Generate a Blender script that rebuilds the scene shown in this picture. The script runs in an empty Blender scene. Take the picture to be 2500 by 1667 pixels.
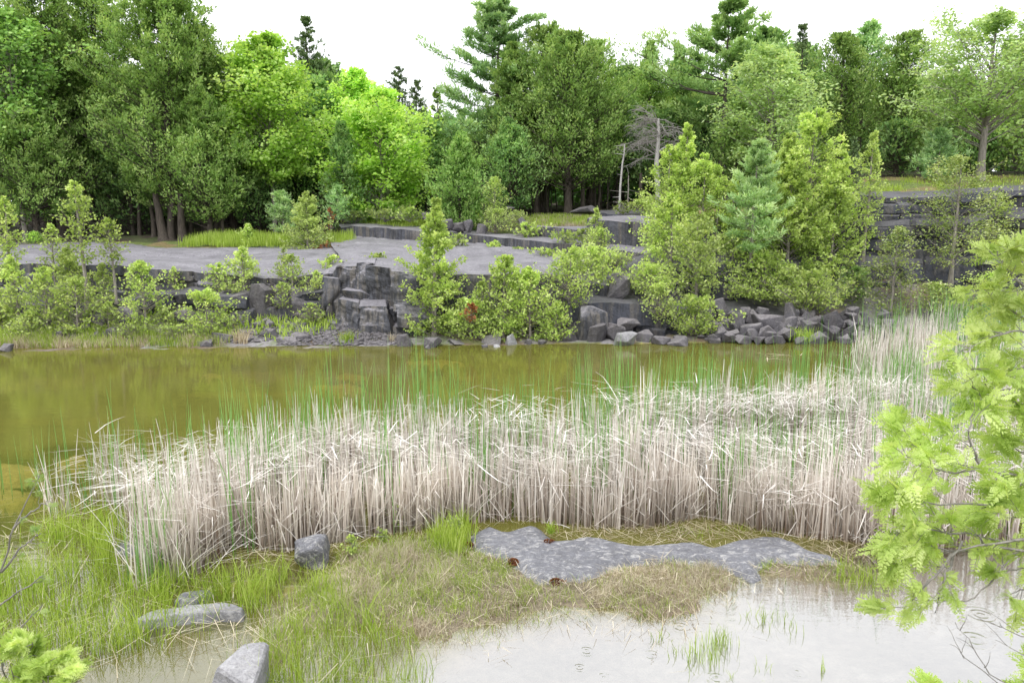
import bpy, bmesh, math, random
import numpy as np
from mathutils import Vector
R = math.radians
rng = np.random.default_rng(11)
random.seed(5)
scene = bpy.context.scene
C = scene.collection
# ------------------------------------------------------------------ camera
F = 1944.4; PITCH = R(10); CAMZ = 4.0
CP, SP = math.cos(PITCH), math.sin(PITCH)
cam_d = bpy.data.cameras.new('camera'); cam = bpy.data.objects.new('camera', cam_d); C.objects.link(cam)
cam_d.lens = 28; cam_d.sensor_width = 36; cam_d.clip_end = 3000; cam_d.clip_start = 0.05
cam.location = (0, 0, CAMZ); cam.rotation_euler = (R(90) - PITCH, 0, 0)
scene.camera = cam
def ray(px, py):
    u = (px - 1250) / F; v = (833.5 - py) / F
    return u, CP + v * SP, -SP + v * CP
def at(px, py, Y):
    """world point seen at photo position px,py that lies at distance Y"""
    a, b, c = ray(px, py); t = Y / b
    return a * t, Y, CAMZ + c * t
def gat(px, py, z=0.0):
    a, b, c = ray(px, py); t = (z - CAMZ) / c
    return a * t, b * t, z
# ------------------------------------------------------------------ noise
def _h(ix, iy, iz, seed):
    n = (ix.astype(np.int64) * 374761393 + iy.astype(np.int64) * 668265263 + iz.astype(np.int64) * 2147483647 + seed * 1274126177) & 0xFFFFFFFF
    n = ((n ^ (n >> 13)) * 1274126177) & 0xFFFFFFFF
    n = (n ^ (n >> 16)) & 0xFFFFFFFF
    return n.astype(np.float64) / 4294967295.0
def vn(x, y, z=0.0, seed=0):
    x = np.asarray(x, float); y = np.asarray(y, float); z = np.asarray(z, float) + np.zeros_like(x)
    y = y + np.zeros_like(x)
    ix, iy, iz = np.floor(x), np.floor(y), np.floor(z)
    fx, fy, fz = x - ix, y - iy, z - iz
    fx = fx * fx * (3 - 2 * fx); fy = fy * fy * (3 - 2 * fy); fz = fz * fz * (3 - 2 * fz)
    r = 0
    for a in (0, 1):
        for b in (0, 1):
            for c in (0, 1):
                w = (fx if a else 1 - fx) * (fy if b else 1 - fy) * (fz if c else 1 - fz)
                r = r + w * _h(ix + a, iy + b, iz + c, seed)
    return r * 2 - 1
def fbm(x, y, z=0.0, o=4, seed=0):
    r = 0; a = 1; s = 1
    for i in range(o):
        r = r + a * vn(np.asarray(x) * s, np.asarray(y) * s, np.asarray(z) * s, seed + i * 17); a *= .5; s *= 2.03
    return r
def sst(a, b, x):
    t = np.clip((x - a) / (b - a), 0, 1); return t * t * (3 - 2 * t)
def poly_sd(P, X, Y):
    """signed distance to a polygon, positive inside"""
    X = np.asarray(X, float); Y = np.asarray(Y, float)
    d = np.full(X.shape, 1e9); ins = np.zeros(X.shape, bool)
    n = len(P)
    for i in range(n):
        x0, y0 = P[i][:2]; x1, y1 = P[(i + 1) % n][:2]
        dx, dy = x1 - x0, y1 - y0
        t = np.clip(((X - x0) * dx + (Y - y0) * dy) / (dx * dx + dy * dy + 1e-12), 0, 1)
        d = np.minimum(d, (X - x0 - t * dx) ** 2 + (Y - y0 - t * dy) ** 2)
        c = ((y0 > Y) != (y1 > Y)) & (X < (x1 - x0) * (Y - y0) / (y1 - y0 + 1e-12) + x0)
        ins ^= c
    d = np.sqrt(d)
    return np.where(ins, d, -d)
def gpoly(pts, z=0.0): return [gat(a, b, z)[:2] for a, b in pts]
# ------------------------------------------------------------------ mesh helpers
def np_mesh(name, V, faces, mat, tint=None, smooth=False, col=None):
    """V (n,3); faces (m,k) int array with k = 3 or 4"""
    V = np.asarray(V, np.float32).reshape(-1, 3); faces = np.asarray(faces, np.int32)
    me = bpy.data.meshes.new(name)
    m, k = faces.shape
    me.vertices.add(len(V)); me.vertices.foreach_set('co', V.ravel())
    me.loops.add(m * k); me.loops.foreach_set('vertex_index', faces.ravel())
    me.polygons.add(m); me.polygons.foreach_set('loop_start', np.arange(0, m * k, k, dtype=np.int32))
    me.polygons.foreach_set('use_smooth', np.full(m, smooth))
    me.update(calc_edges=True); me.validate()
    if tint is not None:
        a = me.attributes.new('tint', 'FLOAT', 'POINT'); a.data.foreach_set('value', np.asarray(tint, np.float32).ravel())
    if col is not None:
        a = me.attributes.new('col', 'FLOAT_COLOR', 'POINT')
        c = np.ones((len(V), 4), np.float32); c[:, :3] = col; a.data.foreach_set('color', c.ravel())
    me.materials.append(mat)
    return me
def link(name, me, parent=None):
    o = bpy.data.objects.new(name, me); C.objects.link(o)
    if parent is not None: o.parent = parent
    return o
def tag(o, label=None, cat=None, group=None, kind=None):
    if label: o['label'] = label
    if cat: o['category'] = cat
    if group: o['group'] = group
    if kind: o['kind'] = kind
    return o
def thing(name, label, cat, loc=(0, 0, 0), rotz=0, group=None):
    o = bpy.data.objects.new(name, None); C.objects.link(o); o.location = loc; o.rotation_euler = (0, 0, rotz)
    o.empty_display_size = .2
    return tag(o, label, cat, group)
def nrm(a): return a / (np.linalg.norm(a, axis=-1, keepdims=True) + 1e-9)
def grid_faces(n, m, off=0):
    i, j = np.meshgrid(np.arange(n - 1), np.arange(m - 1), indexing='ij')
    a = (i * m + j).ravel() + off
    return np.stack([a, a + 1, a + m + 1, a + m], 1)
# ------------------------------------------------------------------ materials
def new_mat(name):
    m = bpy.data.materials.new(name); m.use_nodes = True; nt = m.node_tree; nt.nodes.clear()
    out = nt.nodes.new('ShaderNodeOutputMaterial'); return m, nt, out
def N(nt, t, **kw):
    n = nt.nodes.new(t)
    for k, v in kw.items():
        if k in n.inputs.keys() if isinstance(k, str) else False: n.inputs[k].default_value = v
        else: setattr(n, k, v)
    return n
def ramp(nt, fac, stops):
    r = nt.nodes.new('ShaderNodeValToRGB'); nt.links.new(fac, r.inputs[0])
    e = r.color_ramp.elements
    while len(e) < len(stops): e.new(.5)
    for i, (p, c) in enumerate(stops): e[i].position = p; e[i].color = (*c, 1)
    return r.outputs[0]
def math_n(nt, op, a, b=None, c=None):
    n = nt.nodes.new('ShaderNodeMath'); n.operation = op
    for i, v in enumerate((a, b, c)):
        if v is None: continue
        if isinstance(v, (int, float)): n.inputs[i].default_value = v
        else: nt.links.new(v, n.inputs[i])
    return n.outputs[0]
def mixc(nt, fac, a, b, mode='MIX'):
    n = nt.nodes.new('ShaderNodeMix'); n.data_type = 'RGBA'; n.blend_type = mode
    for idx, v in ((0, fac), (6, a), (7, b)):
        if isinstance(v, (int, float)): n.inputs[idx].default_value = v
        elif isinstance(v, tuple): n.inputs[idx].default_value = (*v, 1)
        else: nt.links.new(v, n.inputs[idx])
    return n.outputs[2]
def noise(nt, scale, detail=4, rough=.55, vec=None, dist=0):
    n = nt.nodes.new('ShaderNodeTexNoise'); n.inputs['Scale'].default_value = scale; n.inputs['Detail'].default_value = detail
    n.inputs['Roughness'].default_value = rough; n.inputs['Distortion'].default_value = dist
    if vec is not None: nt.links.new(vec, n.inputs['Vector'])
    return n.outputs[0]
def pos(nt, scale=None):
    g = nt.nodes.new('ShaderNodeNewGeometry').outputs['Position']
    if scale is None: return g
    m = nt.nodes.new('ShaderNodeMapping'); m.vector_type = 'POINT'; m.inputs['Scale'].default_value = scale
    nt.links.new(g, m.inputs[0]); return m.outputs[0]
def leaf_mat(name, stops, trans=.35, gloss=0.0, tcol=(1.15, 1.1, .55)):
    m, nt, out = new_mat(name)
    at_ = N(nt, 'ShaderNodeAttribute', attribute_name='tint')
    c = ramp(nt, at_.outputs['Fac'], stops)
    oi = nt.nodes.new('ShaderNodeObjectInfo')
    v = math_n(nt, 'MULTIPLY_ADD', oi.outputs['Random'], .3, .85)
    big = noise(nt, .7, 2, .5, pos(nt))
    v = math_n(nt, 'MULTIPLY', v, math_n(nt, 'MULTIPLY_ADD', big, .7, .65))
    hs = N(nt, 'ShaderNodeHueSaturation'); nt.links.new(c, hs.inputs['Color']); nt.links.new(v, hs.inputs['Value'])
    c = hs.outputs[0]
    d = N(nt, 'ShaderNodeBsdfDiffuse'); nt.links.new(c, d.inputs[0])
    t = N(nt, 'ShaderNodeBsdfTranslucent'); nt.links.new(mixc(nt, 1.0, c, tcol, 'MULTIPLY'), t.inputs[0])
    mx = N(nt, 'ShaderNodeMixShader'); mx.inputs[0].default_value = trans
    nt.links.new(d.outputs[0], mx.inputs[1]); nt.links.new(t.outputs[0], mx.inputs[2])
    s = mx.outputs[0]
    if gloss > 0:
        g = N(nt, 'ShaderNodeBsdfGlossy'); g.inputs['Roughness'].default_value = .4
        m2 = N(nt, 'ShaderNodeMixShader'); m2.inputs[0].default_value = gloss
        nt.links.new(s, m2.inputs[1]); nt.links.new(g.outputs[0], m2.inputs[2]); s = m2.outputs[0]
    nt.links.new(s, out.inputs[0]); return m
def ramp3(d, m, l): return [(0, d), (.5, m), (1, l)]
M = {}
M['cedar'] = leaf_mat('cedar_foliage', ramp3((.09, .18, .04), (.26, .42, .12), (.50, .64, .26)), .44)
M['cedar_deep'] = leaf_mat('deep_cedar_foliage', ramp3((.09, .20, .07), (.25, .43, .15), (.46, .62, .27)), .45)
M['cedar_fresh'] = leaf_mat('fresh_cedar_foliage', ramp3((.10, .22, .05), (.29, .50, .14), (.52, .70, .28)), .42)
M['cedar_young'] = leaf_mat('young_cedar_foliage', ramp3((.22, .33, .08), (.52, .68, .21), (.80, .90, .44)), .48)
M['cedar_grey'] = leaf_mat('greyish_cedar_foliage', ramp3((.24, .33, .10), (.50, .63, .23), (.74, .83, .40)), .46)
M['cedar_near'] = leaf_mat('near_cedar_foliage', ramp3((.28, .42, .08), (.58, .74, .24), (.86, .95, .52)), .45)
M['maple'] = leaf_mat('maple_leaves', ramp3((.22, .40, .06), (.46, .72, .15), (.74, .92, .40)), .54)
M['poplar'] = leaf_mat('poplar_leaves', ramp3((.18, .28, .06), (.33, .43, .11), (.58, .63, .30)), .38, .06)
M['ash'] = leaf_mat('ash_leaves', ramp3((.24, .38, .11), (.45, .64, .27), (.72, .87, .50)), .5)
M['pine'] = leaf_mat('pine_needles', ramp3((.14, .27, .10), (.34, .54, .25), (.60, .76, .42)), .42)
M['pine_light'] = leaf_mat('light_pine_needles', ramp3((.12, .24, .07), (.32, .50, .19), (.56, .70, .34)), .38)
M['pine_blue'] = leaf_mat('blue_pine_needles', ramp3((.18, .32, .12), (.42, .62, .29), (.66, .80, .48)), .42)
M['spruce'] = leaf_mat('spruce_needles', ramp3((.06, .11, .05), (.16, .24, .11), (.28, .36, .18)), .25)
M['rust'] = leaf_mat('rust_foliage', ramp3((.16, .06, .025), (.32, .14, .06), (.5, .26, .13)), .2)
M['grass'] = leaf_mat('green_blades', ramp3((.15, .25, .03), (.36, .50, .08), (.62, .72, .26)), .42)
M['straw'] = leaf_mat('straw_blades', ramp3((.22, .15, .09), (.44, .38, .27), (.72, .66, .52)), .25, tcol=(1, .95, .8))
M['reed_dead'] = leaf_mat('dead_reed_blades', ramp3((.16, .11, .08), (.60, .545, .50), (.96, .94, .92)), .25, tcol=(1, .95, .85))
M['reed_green'] = leaf_mat('green_reed_blades', ramp3((.10, .19, .05), (.17, .34, .11), (.33, .50, .21)), .35)
M['moss'] = leaf_mat('moss', ramp3((.07, .025, .015), (.18, .07, .035), (.30, .14, .06)), .1)
def bark(name, a, b, sc=(9, 9, 1.5)):
    m, nt, out = new_mat(name)
    n = noise(nt, 3, 5, .6, pos(nt, sc))
    c = ramp(nt, n, [(.3, a), (.7, b)])
    p = N(nt, 'ShaderNodeBsdfPrincipled'); nt.links.new(c, p.inputs['Base Color']); p.inputs['Roughness'].default_value = .9
    bp = N(nt, 'ShaderNodeBump'); bp.inputs['Distance'].default_value = .02; nt.links.new(n, bp.inputs['Height']); nt.links.new(bp.outputs[0], p.inputs['Normal'])
    nt.links.new(p.outputs[0], out.inputs[0]); return m
M['bark'] = bark('cedar_bark', (.035, .028, .023), (.11, .09, .075))
M['bark_grey'] = bark('grey_bark', (.16, .14, .125), (.36, .33, .30))
M['bark_dark'] = bark('dark_bark', (.03, .025, .02), (.09, .075, .06))
M['bark_dead'] = bark('bleached_dead_wood', (.26, .25, .24), (.52, .50, .49))
M['twig_grey'] = bark('grey_twigs', (.16, .15, .14), (.33, .31, .29))

def rock_mat(name, face, top, streak=1.0, lichen=.0, topmix=1.0):
    m, nt, out = new_mat(name)
    g = nt.nodes.new('ShaderNodeNewGeometry'); sx = nt.nodes.new('ShaderNodeSeparateXYZ'); nt.links.new(g.outputs['Normal'], sx.inputs[0])
    P = pos(nt)
    n1 = noise(nt, 1.3, 5, .6, P); n2 = noise(nt, 14, 6, .65, P)
    st = noise(nt, 2.4, 4, .7, pos(nt, (1.6, 1.6, .09)))
    st2 = noise(nt, 6, 3, .6, pos(nt, (1.6, 1.6, .06)))
    def sc(c, f): return tuple(x * f for x in c)
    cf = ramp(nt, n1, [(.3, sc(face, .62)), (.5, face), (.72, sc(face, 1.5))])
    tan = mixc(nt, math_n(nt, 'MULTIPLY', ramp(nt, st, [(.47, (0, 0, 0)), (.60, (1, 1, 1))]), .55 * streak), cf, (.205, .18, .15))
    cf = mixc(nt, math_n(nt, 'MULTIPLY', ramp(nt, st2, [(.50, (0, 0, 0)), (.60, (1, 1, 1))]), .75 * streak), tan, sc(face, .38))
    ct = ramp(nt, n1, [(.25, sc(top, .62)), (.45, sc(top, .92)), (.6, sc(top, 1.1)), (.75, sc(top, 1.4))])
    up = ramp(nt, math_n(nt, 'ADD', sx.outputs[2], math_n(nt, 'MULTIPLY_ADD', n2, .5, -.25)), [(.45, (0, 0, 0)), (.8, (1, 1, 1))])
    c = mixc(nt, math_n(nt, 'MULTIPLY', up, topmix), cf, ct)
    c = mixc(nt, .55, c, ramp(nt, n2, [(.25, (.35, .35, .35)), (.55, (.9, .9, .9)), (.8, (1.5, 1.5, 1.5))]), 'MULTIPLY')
    fine = noise(nt, 45, 3, .7, P)
    c = mixc(nt, .4, c, ramp(nt, fine, [(.35, (.5, .5, .5)), (.65, (1.4, 1.4, 1.4))]), 'MULTIPLY')
    if lichen > 0:
        l = noise(nt, 13, 9, .8, pos(nt, (.7, 1.3, 1)), .8)
        c = mixc(nt, math_n(nt, 'MULTIPLY', ramp(nt, l, [(.51, (0, 0, 0)), (.62, (1, 1, 1))]), lichen), c, (.52, .51, .50))
    p = N(nt, 'ShaderNodeBsdfPrincipled'); nt.links.new(c, p.inputs['Base Color']); p.inputs['Roughness'].default_value = .75
    bp = N(nt, 'ShaderNodeBump'); bp.inputs['Distance'].default_value = .03; bp.inputs['Strength'].default_value = .9
    nt.links.new(math_n(nt, 'ADD', n2, math_n(nt, 'MULTIPLY', fine, .4)), bp.inputs['Height']); nt.links.new(bp.outputs[0], p.inputs['Normal'])
    nt.links.new(p.outputs[0], out.inputs[0]); return m
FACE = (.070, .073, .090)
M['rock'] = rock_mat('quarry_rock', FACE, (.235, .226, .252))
M['rock_dark'] = rock_mat('dark_quarry_rock', (.044, .048, .066), (.115, .113, .125), .7)  # darker tone of the quarry rock, for the cliff and some benches
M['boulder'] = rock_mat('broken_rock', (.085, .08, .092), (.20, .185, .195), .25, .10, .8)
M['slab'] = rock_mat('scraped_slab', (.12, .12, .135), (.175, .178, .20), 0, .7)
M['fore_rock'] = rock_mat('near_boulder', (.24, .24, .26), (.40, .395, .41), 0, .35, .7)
# ------------------------------------------------------------------ ground heights
GX = [-60, -14, -8, -5, 0, 3, 6, 9, 12, 16, 60]
GY = [22, 24, 26, 29, 31, 33, 36, 40, 60]
GZ = np.array([
    [0, .60, 1.0, 1.70, 1.85, 2.0, 2.25, 2.5, 3.2],
    [0, .60, 1.0, 1.70, 1.85, 2.0, 2.25, 2.5, 3.2],
    [0, .55, 1.0, 1.65, 1.85, 1.98, 2.25, 2.8, 3.3],
    [0, .50, 1.0, 1.60, 1.75, 1.88, 2.55, 3.05, 3.4],
    [0, .10, .60, 1.50, 1.65, 2.30, 3.00, 3.35, 3.6],
    [0, .10, .60, 1.60, 2.25, 2.85, 3.15, 3.42, 3.8],
    [0, .10, .90, 2.20, 2.90, 3.30, 3.45, 3.6, 4.2],
    [0, .10, 1.2, 2.80, 3.55, 3.85, 3.9, 4.0, 4.5],
    [0, .10, 1.5, 3.90, 4.15, 4.25, 4.4, 4.5, 5.0],
    [0, .10, 1.5, 4.05, 4.45, 4.80, 5.1, 5.4, 6.0],
    [0, .10, 1.5, 4.05, 4.45, 4.80, 5.1, 5.4, 6.0]])
def ybank(X): return 22.15 + .075 * np.clip(X, -20, 20) + .22 * vn(np.asarray(X) * .9, 0, 0, 5) + .1 * vn(np.asarray(X) * 3.1, 0, 0, 6)
def bil(X, Y):
    X = np.clip(X, GX[0], GX[-1]); Y = np.clip(Y, GY[0], GY[-1])
    i = np.clip(np.searchsorted(GX, X, 'right') - 1, 0, len(GX) - 2); j = np.clip(np.searchsorted(GY, Y, 'right') - 1, 0, len(GY) - 2)
    gx, gy = np.array(GX, float), np.array(GY, float)
    a = (X - gx[i]) / (gx[i + 1] - gx[i]); b = (Y - gy[j]) / (gy[j + 1] - gy[j])
    return (GZ[i, j] * (1 - a) + GZ[i + 1, j] * a) * (1 - b) + (GZ[i, j + 1] * (1 - a) + GZ[i + 1, j + 1] * a) * b
SLABPX = [(1135, 1312), (1150, 1295), (1168, 1284), (1200, 1274), (1222, 1284), (1236, 1290), (1260, 1282), (1290, 1275), (1322, 1280), (1345, 1302), (1360, 1312), (1385, 1310), (1402, 1305), (1430, 1301), (1470, 1305), (1510, 1314), (1552, 1323),
          (1620, 1318), (1690, 1316), (1735, 1326), (1790, 1310), (1850, 1303), (1900, 1304), (1950, 1318), (1975, 1332), (2000, 1340), (2035, 1350), (2066, 1366), (2040, 1374), (1990, 1372), (1940, 1368), (1885, 1364), (1855, 1380), (1862, 1400), (1840, 1410),
          (1800, 1392), (1760, 1378), (1680, 1374), (1600, 1370), (1545, 1376), (1490, 1392), (1440, 1412), (1375, 1422), (1310, 1420), (1275, 1395), (1245, 1368), (1195, 1350), (1160, 1338)]
SLAB = gpoly(SLABPX, .07)
PENIN = gpoly([(560, 1667), (640, 1560), (700, 1470), (760, 1400), (820, 1340), (950, 1318), (1100, 1290), (1180, 1310), (1400, 1345), (1700, 1350), (1900, 1350), (1990, 1355), (2080, 1378),
               (2150, 1420), (2020, 1425), (1900, 1415), (1830, 1430), (1760, 1455), (1710, 1500), (1640, 1530), (1500, 1515), (1400, 1518), (1300, 1530), (1220, 1560), (1120, 1592), (1050, 1600), (960, 1550), (860, 1530), (760, 1560), (690, 1620)])
LMARSH = gpoly([(-900, 2600), (-900, 1270), (0, 1300), (250, 1290), (420, 1420), (640, 1430), (760, 1470), (900, 1560), (1000, 1640), (1040, 1900), (1000, 2600)])
PUDDLE = gpoly([(1020, 1660), (1120, 1590), (1230, 1560), (1400, 1520), (1640, 1532), (1720, 1500), (1800, 1440), (1950, 1420), (2160, 1430), (2120, 1370), (2300, 1330), (3400, 1300), (3400, 2600), (900, 2600)])
def ground_z(X, Y, fine=True):
    X = np.asarray(X, float); Y = np.asarray(Y, float)
    s = Y - ybank(X)
    far = bil(X, np.where(s > 0, 22 + s * (1 if True else 1), 22) if False else Y)
    far = np.where(s < 2, np.minimum(far, .06 + np.maximum(s, 0) * .33), far)
    bed = -np.clip(-s * .22, 0, .75)
    z = np.where(s > 0, far, bed)
    near = Y < 19
    d = poly_sd(PENIN, X, Y) + .10 * fbm(X * 2.2, Y * 2.2, 0, 3, 9) - .03
    pen = sst(-.2, .6, d) * .08 + .035 * fbm(X * 4, Y * 4, 0, 3, 3) * sst(-.1, .3, d)
    dm = poly_sd(LMARSH, X, Y); dp = poly_sd(PUDDLE, X, Y)
    mar = -.55 + .47 * sst(-1.2, .5, dm)
    pud = -.55 + .46 * sst(-.6, .2, dp)
    base = np.maximum(np.maximum(mar, pud), -.75)
    base = base + .022 * fbm(X * 1.3, Y * 1.3, 0, 3, 4)
    nz = np.maximum(base, -.55 + (.55 - .03) * sst(-.5, 0, d)) + pen
    # the bank the photographer stands on
    nz = np.maximum(nz, np.where(Y < 4.5, (4.5 - Y) * .55, -9) - .05)
    nz = np.minimum(nz, 2.4)
    nz = np.where(poly_sd(SLAB, X, Y) > .02, np.minimum(nz, .0), nz)
    z = np.where(near, np.maximum(nz, -.75), z)
    if fine:
        z = z + np.where(s > .1, .05 * fbm(X * 1.7, Y * 1.7, 0, 4, 8) * sst(.1, .8, s), 0)
    return z
def gz(x, y): return float(ground_z(np.array([x]), np.array([y]))[0])

def ground_material():
    m, nt, out = new_mat('ground_soil')
    a = N(nt, 'ShaderNodeAttribute', attribute_name='col')
    P = pos(nt)
    n = noise(nt, 9, 6, .7, P); n2 = noise(nt, 60, 4, .7, P)
    c = mixc(nt, .75, a.outputs['Color'], ramp(nt, n, [(.3, (.5, .47, .43)), (.5, (.95, .95, .95)), (.7, (1.45, 1.45, 1.45))]), 'MULTIPLY')
    c = mixc(nt, .6, c, ramp(nt, n2, [(.35, (.55, .55, .55)), (.65, (1.35, 1.35, 1.35))]), 'MULTIPLY')
    p = N(nt, 'ShaderNodeBsdfPrincipled'); nt.links.new(c, p.inputs['Base Color']); p.inputs['Roughness'].default_value = .95
    bp = N(nt, 'ShaderNodeBump'); bp.inputs['Distance'].default_value = .04; nt.links.new(math_n(nt, 'ADD', n, math_n(nt, 'MULTIPLY', n2, .3)), bp.inputs['Height']); nt.links.new(bp.outputs[0], p.inputs['Normal'])
    nt.links.new(p.outputs[0], out.inputs[0]); return m
def spaced(lo, hi, step, out_lo, out_hi):
    a = list(np.arange(lo, hi + 1e-6, step))
    d = step
    while a[-1] < out_hi: d *= 1.25; a.append(a[-1] + d)
    d = step
    while a[0] > out_lo: d *= 1.25; a.insert(0, a[0] - d)
    return np.array(a)
def build_ground():
    xs = spaced(-16, 19, .11, -900, 900); ys = np.concatenate([spaced(3, 14, .09, -300, 0)[:-1], spaced(14, 40, .13, 14, 1500)])
    ys = np.unique(np.round(ys, 4))
    X, Y = np.meshgrid(xs, ys, indexing='ij'); x = X.ravel(); y = Y.ravel()
    z = ground_z(x, y)
    s = y - ybank(x)
    col = np.zeros((len(x), 3)); col[:] = (.15, .145, .035)
    n1 = fbm(x * .9, y * .9, 0, 4, 21)[:, None]; n2 = fbm(x * 3, y * 3, 0, 3, 22)[:, None]
    def mix(a, b, t): return a * (1 - t) + np.array(b) * t
    # submerged pale stones and shallow shelves
    st = (vn(x * .55, y * 1.3, 0, 31) + .4 * vn(x * 1.7, y * 3, 0, 32))[:, None]
    col = mix(col, (.30, .25, .075), sst(.25, .5, st) * .8)
    # near
    dp = poly_sd(PUDDLE, x, y)[:, None]; dm = poly_sd(LMARSH, x, y)[:, None]; d = poly_sd(PENIN, x, y)[:, None]
    nearm = (y < 19)[:, None]
    c2 = mix(col, (.13, .10, .035), sst(-1.5, .2, dm) * nearm)
    c2 = mix(c2, (.24, .215, .18), sst(-.5, .25, dp + .25 * n1) * nearm)
    c2 = mix(c2, (.13, .11, .08), sst(.1, .8, n2 * .6 + n1 + .25) * sst(-.5, .25, dp) * .6 * nearm)
    c2 = mix(c2, (.24, .195, .145), sst(-.28, .05, d + .12 * n2) * nearm)
    c2 = mix(c2, (.20, .17, .115), sst(.1, .5, d + .2 * n2) * nearm)
    # far bank
    sb = s[:, None]
    grey = np.array((.25, .24, .245)); brown = np.array((.17, .125, .085)); grn = np.array((.13, .17, .045)); org = np.array((.22, .17, .08))
    fb = brown * sst(-.3, .4, n1) + grey * (1 - sst(-.3, .4, n1))
    fb = mix(fb, grn, .6 * sst(.1, .5, n2))
    fb = np.where((y[:, None] > 28.5) & (x[:, None] > -20), mix(np.array(org) * np.ones_like(col), grn, sst(-.3, .3, n1 + .3 * n2)), fb)
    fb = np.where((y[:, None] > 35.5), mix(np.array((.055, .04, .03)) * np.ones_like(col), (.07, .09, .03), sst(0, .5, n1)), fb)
    c2 = np.where(sb > 0.02, fb, c2)
    me = np_mesh('ground', np.stack([x, y, z], 1), grid_faces(len(xs), len(ys)), ground_material(), col=c2, smooth=True)
    # grid_faces winds (i,j)->(i,j+1): flip for upward normals
    me.flip_normals()
    tag(link('ground', me), kind='structure')
build_ground()

# ------------------------------------------------------------------ water
RINGS = [(1432, 1588, .13), (1590, 1599, .16), (1750, 1655, .15), (1415, 1628, .1), (2395, 1500, .2), (2380, 1560, .26), (1945, 1640, .18), (1660, 1530, .16), (1475, 1655, .15), (2140, 1480, .12)]
def water_material():
    m, nt, out = new_mat('pond_water')
    a = N(nt, 'ShaderNodeAttribute', attribute_name='tint')     # 0 clear shallow, 1 murky pond
    P = pos(nt)
    murk = mixc(nt, noise(nt, .35, 3, .5, pos(nt, (1, 2.2, 1))), (.138, .136, .026), (.205, .198, .050))
    d = N(nt, 'ShaderNodeBsdfDiffuse'); nt.links.new(murk, d.inputs[0])
    t = N(nt, 'ShaderNodeBsdfTransparent'); nt.links.new(mixc(nt, a.outputs['Fac'], (.97, .97, .95), (.86, .80, .42)), t.inputs[0])
    body = N(nt, 'ShaderNodeMixShader'); nt.links.new(math_n(nt, 'MULTIPLY', a.outputs['Fac'], .66), body.inputs[0])
    nt.links.new(t.outputs[0], body.inputs[1]); nt.links.new(d.outputs[0], body.inputs[2])
    # ripples: broad wind ripples and rain rings
    h = math_n(nt, 'MULTIPLY', noise(nt, 3.0, 3, .5, pos(nt, (1, 3.2, 1))), .5)
    h = math_n(nt, 'ADD', h, math_n(nt, 'MULTIPLY', noise(nt, 16, 2, .5, pos(nt, (1, 2.0, 1))), .10))
    h = math_n(nt, 'MULTIPLY', h, .0045)
    for (px, py, r) in RINGS:
        x, y, _ = gat(px, py)
        dn = nt.nodes.new('ShaderNodeVectorMath'); dn.operation = 'DISTANCE'; nt.links.new(P, dn.inputs[0]); dn.inputs[1].default_value = (x, y, 0)
        dist = dn.outputs['Value']
        w = math_n(nt, 'SINE', math_n(nt, 'MULTIPLY', dist, 2 * math.pi / (r * .32)))
        mr = nt.nodes.new('ShaderNodeMapRange'); mr.inputs[1].default_value = r * .45; mr.inputs[2].default_value = r; mr.inputs[3].default_value = 1; mr.inputs[4].default_value = 0
        nt.links.new(dist, mr.inputs[0])
        h = math_n(nt, 'ADD', h, math_n(nt, 'MULTIPLY', math_n(nt, 'MULTIPLY', w, mr.outputs[0]), .0010))
    bp = N(nt, 'ShaderNodeBump'); bp.inputs['Distance'].default_value = 1.0; bp.inputs['Strength'].default_value = 1.0; nt.links.new(h, bp.inputs['Height'])
    g = N(nt, 'ShaderNodeBsdfGlossy'); g.inputs['Roughness'].default_value = .04; nt.links.new(bp.outputs[0], g.inputs['Normal'])
    nt.links.new(mixc(nt, a.outputs['Fac'], (1, 1, 1), (.86, .86, .74)), g.inputs['Color'])
    dt = nt.nodes.new('ShaderNodeVectorMath'); dt.operation = 'DOT_PRODUCT'; nt.links.new(bp.outputs[0], dt.inputs[0]); nt.links.new(nt.nodes.new('ShaderNodeNewGeometry').outputs['Incoming'], dt.inputs[1])
    r0 = math_n(nt, 'MULTIPLY_ADD', a.outputs['Fac'], -.35, .38)
    pw = math_n(nt, 'POWER', math_n(nt, 'SUBTRACT', 1.0, math_n(nt, 'ABSOLUTE', dt.outputs['Value'])), 5.0)
    fres = math_n(nt, 'MULTIPLY_ADD', math_n(nt, 'SUBTRACT', 1.0, r0), pw, r0)
    mx = N(nt, 'ShaderNodeMixShader'); nt.links.new(fres, mx.inputs[0]); nt.links.new(body.outputs[0], mx.inputs[1]); nt.links.new(g.outputs[0], mx.inputs[2])
    nt.links.new(mx.outputs[0], out.inputs[0]); return m
def build_water():
    xs = spaced(-16, 19, .15, -200, 200); ys = np.unique(np.round(spaced(-1, 25.5, .15, -40, 26), 4))
    X, Y = np.meshgrid(xs, ys, indexing='ij'); x = X.ravel(); y = Y.ravel()
    dp = poly_sd(PUDDLE, x, y); dm = poly_sd(LMARSH, x, y)
    t = 1 - sst(-.9, .2, dp) * (y < 19)
    t = np.maximum(np.minimum(t, 1 - .5 * sst(-.9, .5, dm) * (y < 19)), .5 * sst(-.2, .6, dm) * (y < 19))
    for px, py, r in ((20, 1138, .9), (10, 1192, .7), (165, 1102, .5), (585, 1400, .5), (740, 1428, .5)):
        cx, cy, _ = gat(px, py); t = np.minimum(t, .55 + .45 * sst(.1, r * 1.3, np.hypot((x - cx) * .6, y - cy)))
    me = np_mesh('pond_water', np.stack([x, y, np.zeros_like(x)], 1), grid_faces(len(xs), len(ys)), water_material(), tint=t, smooth=True)
    me.flip_normals(); tag(link('pond_water', me), kind='structure')
build_water()

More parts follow.
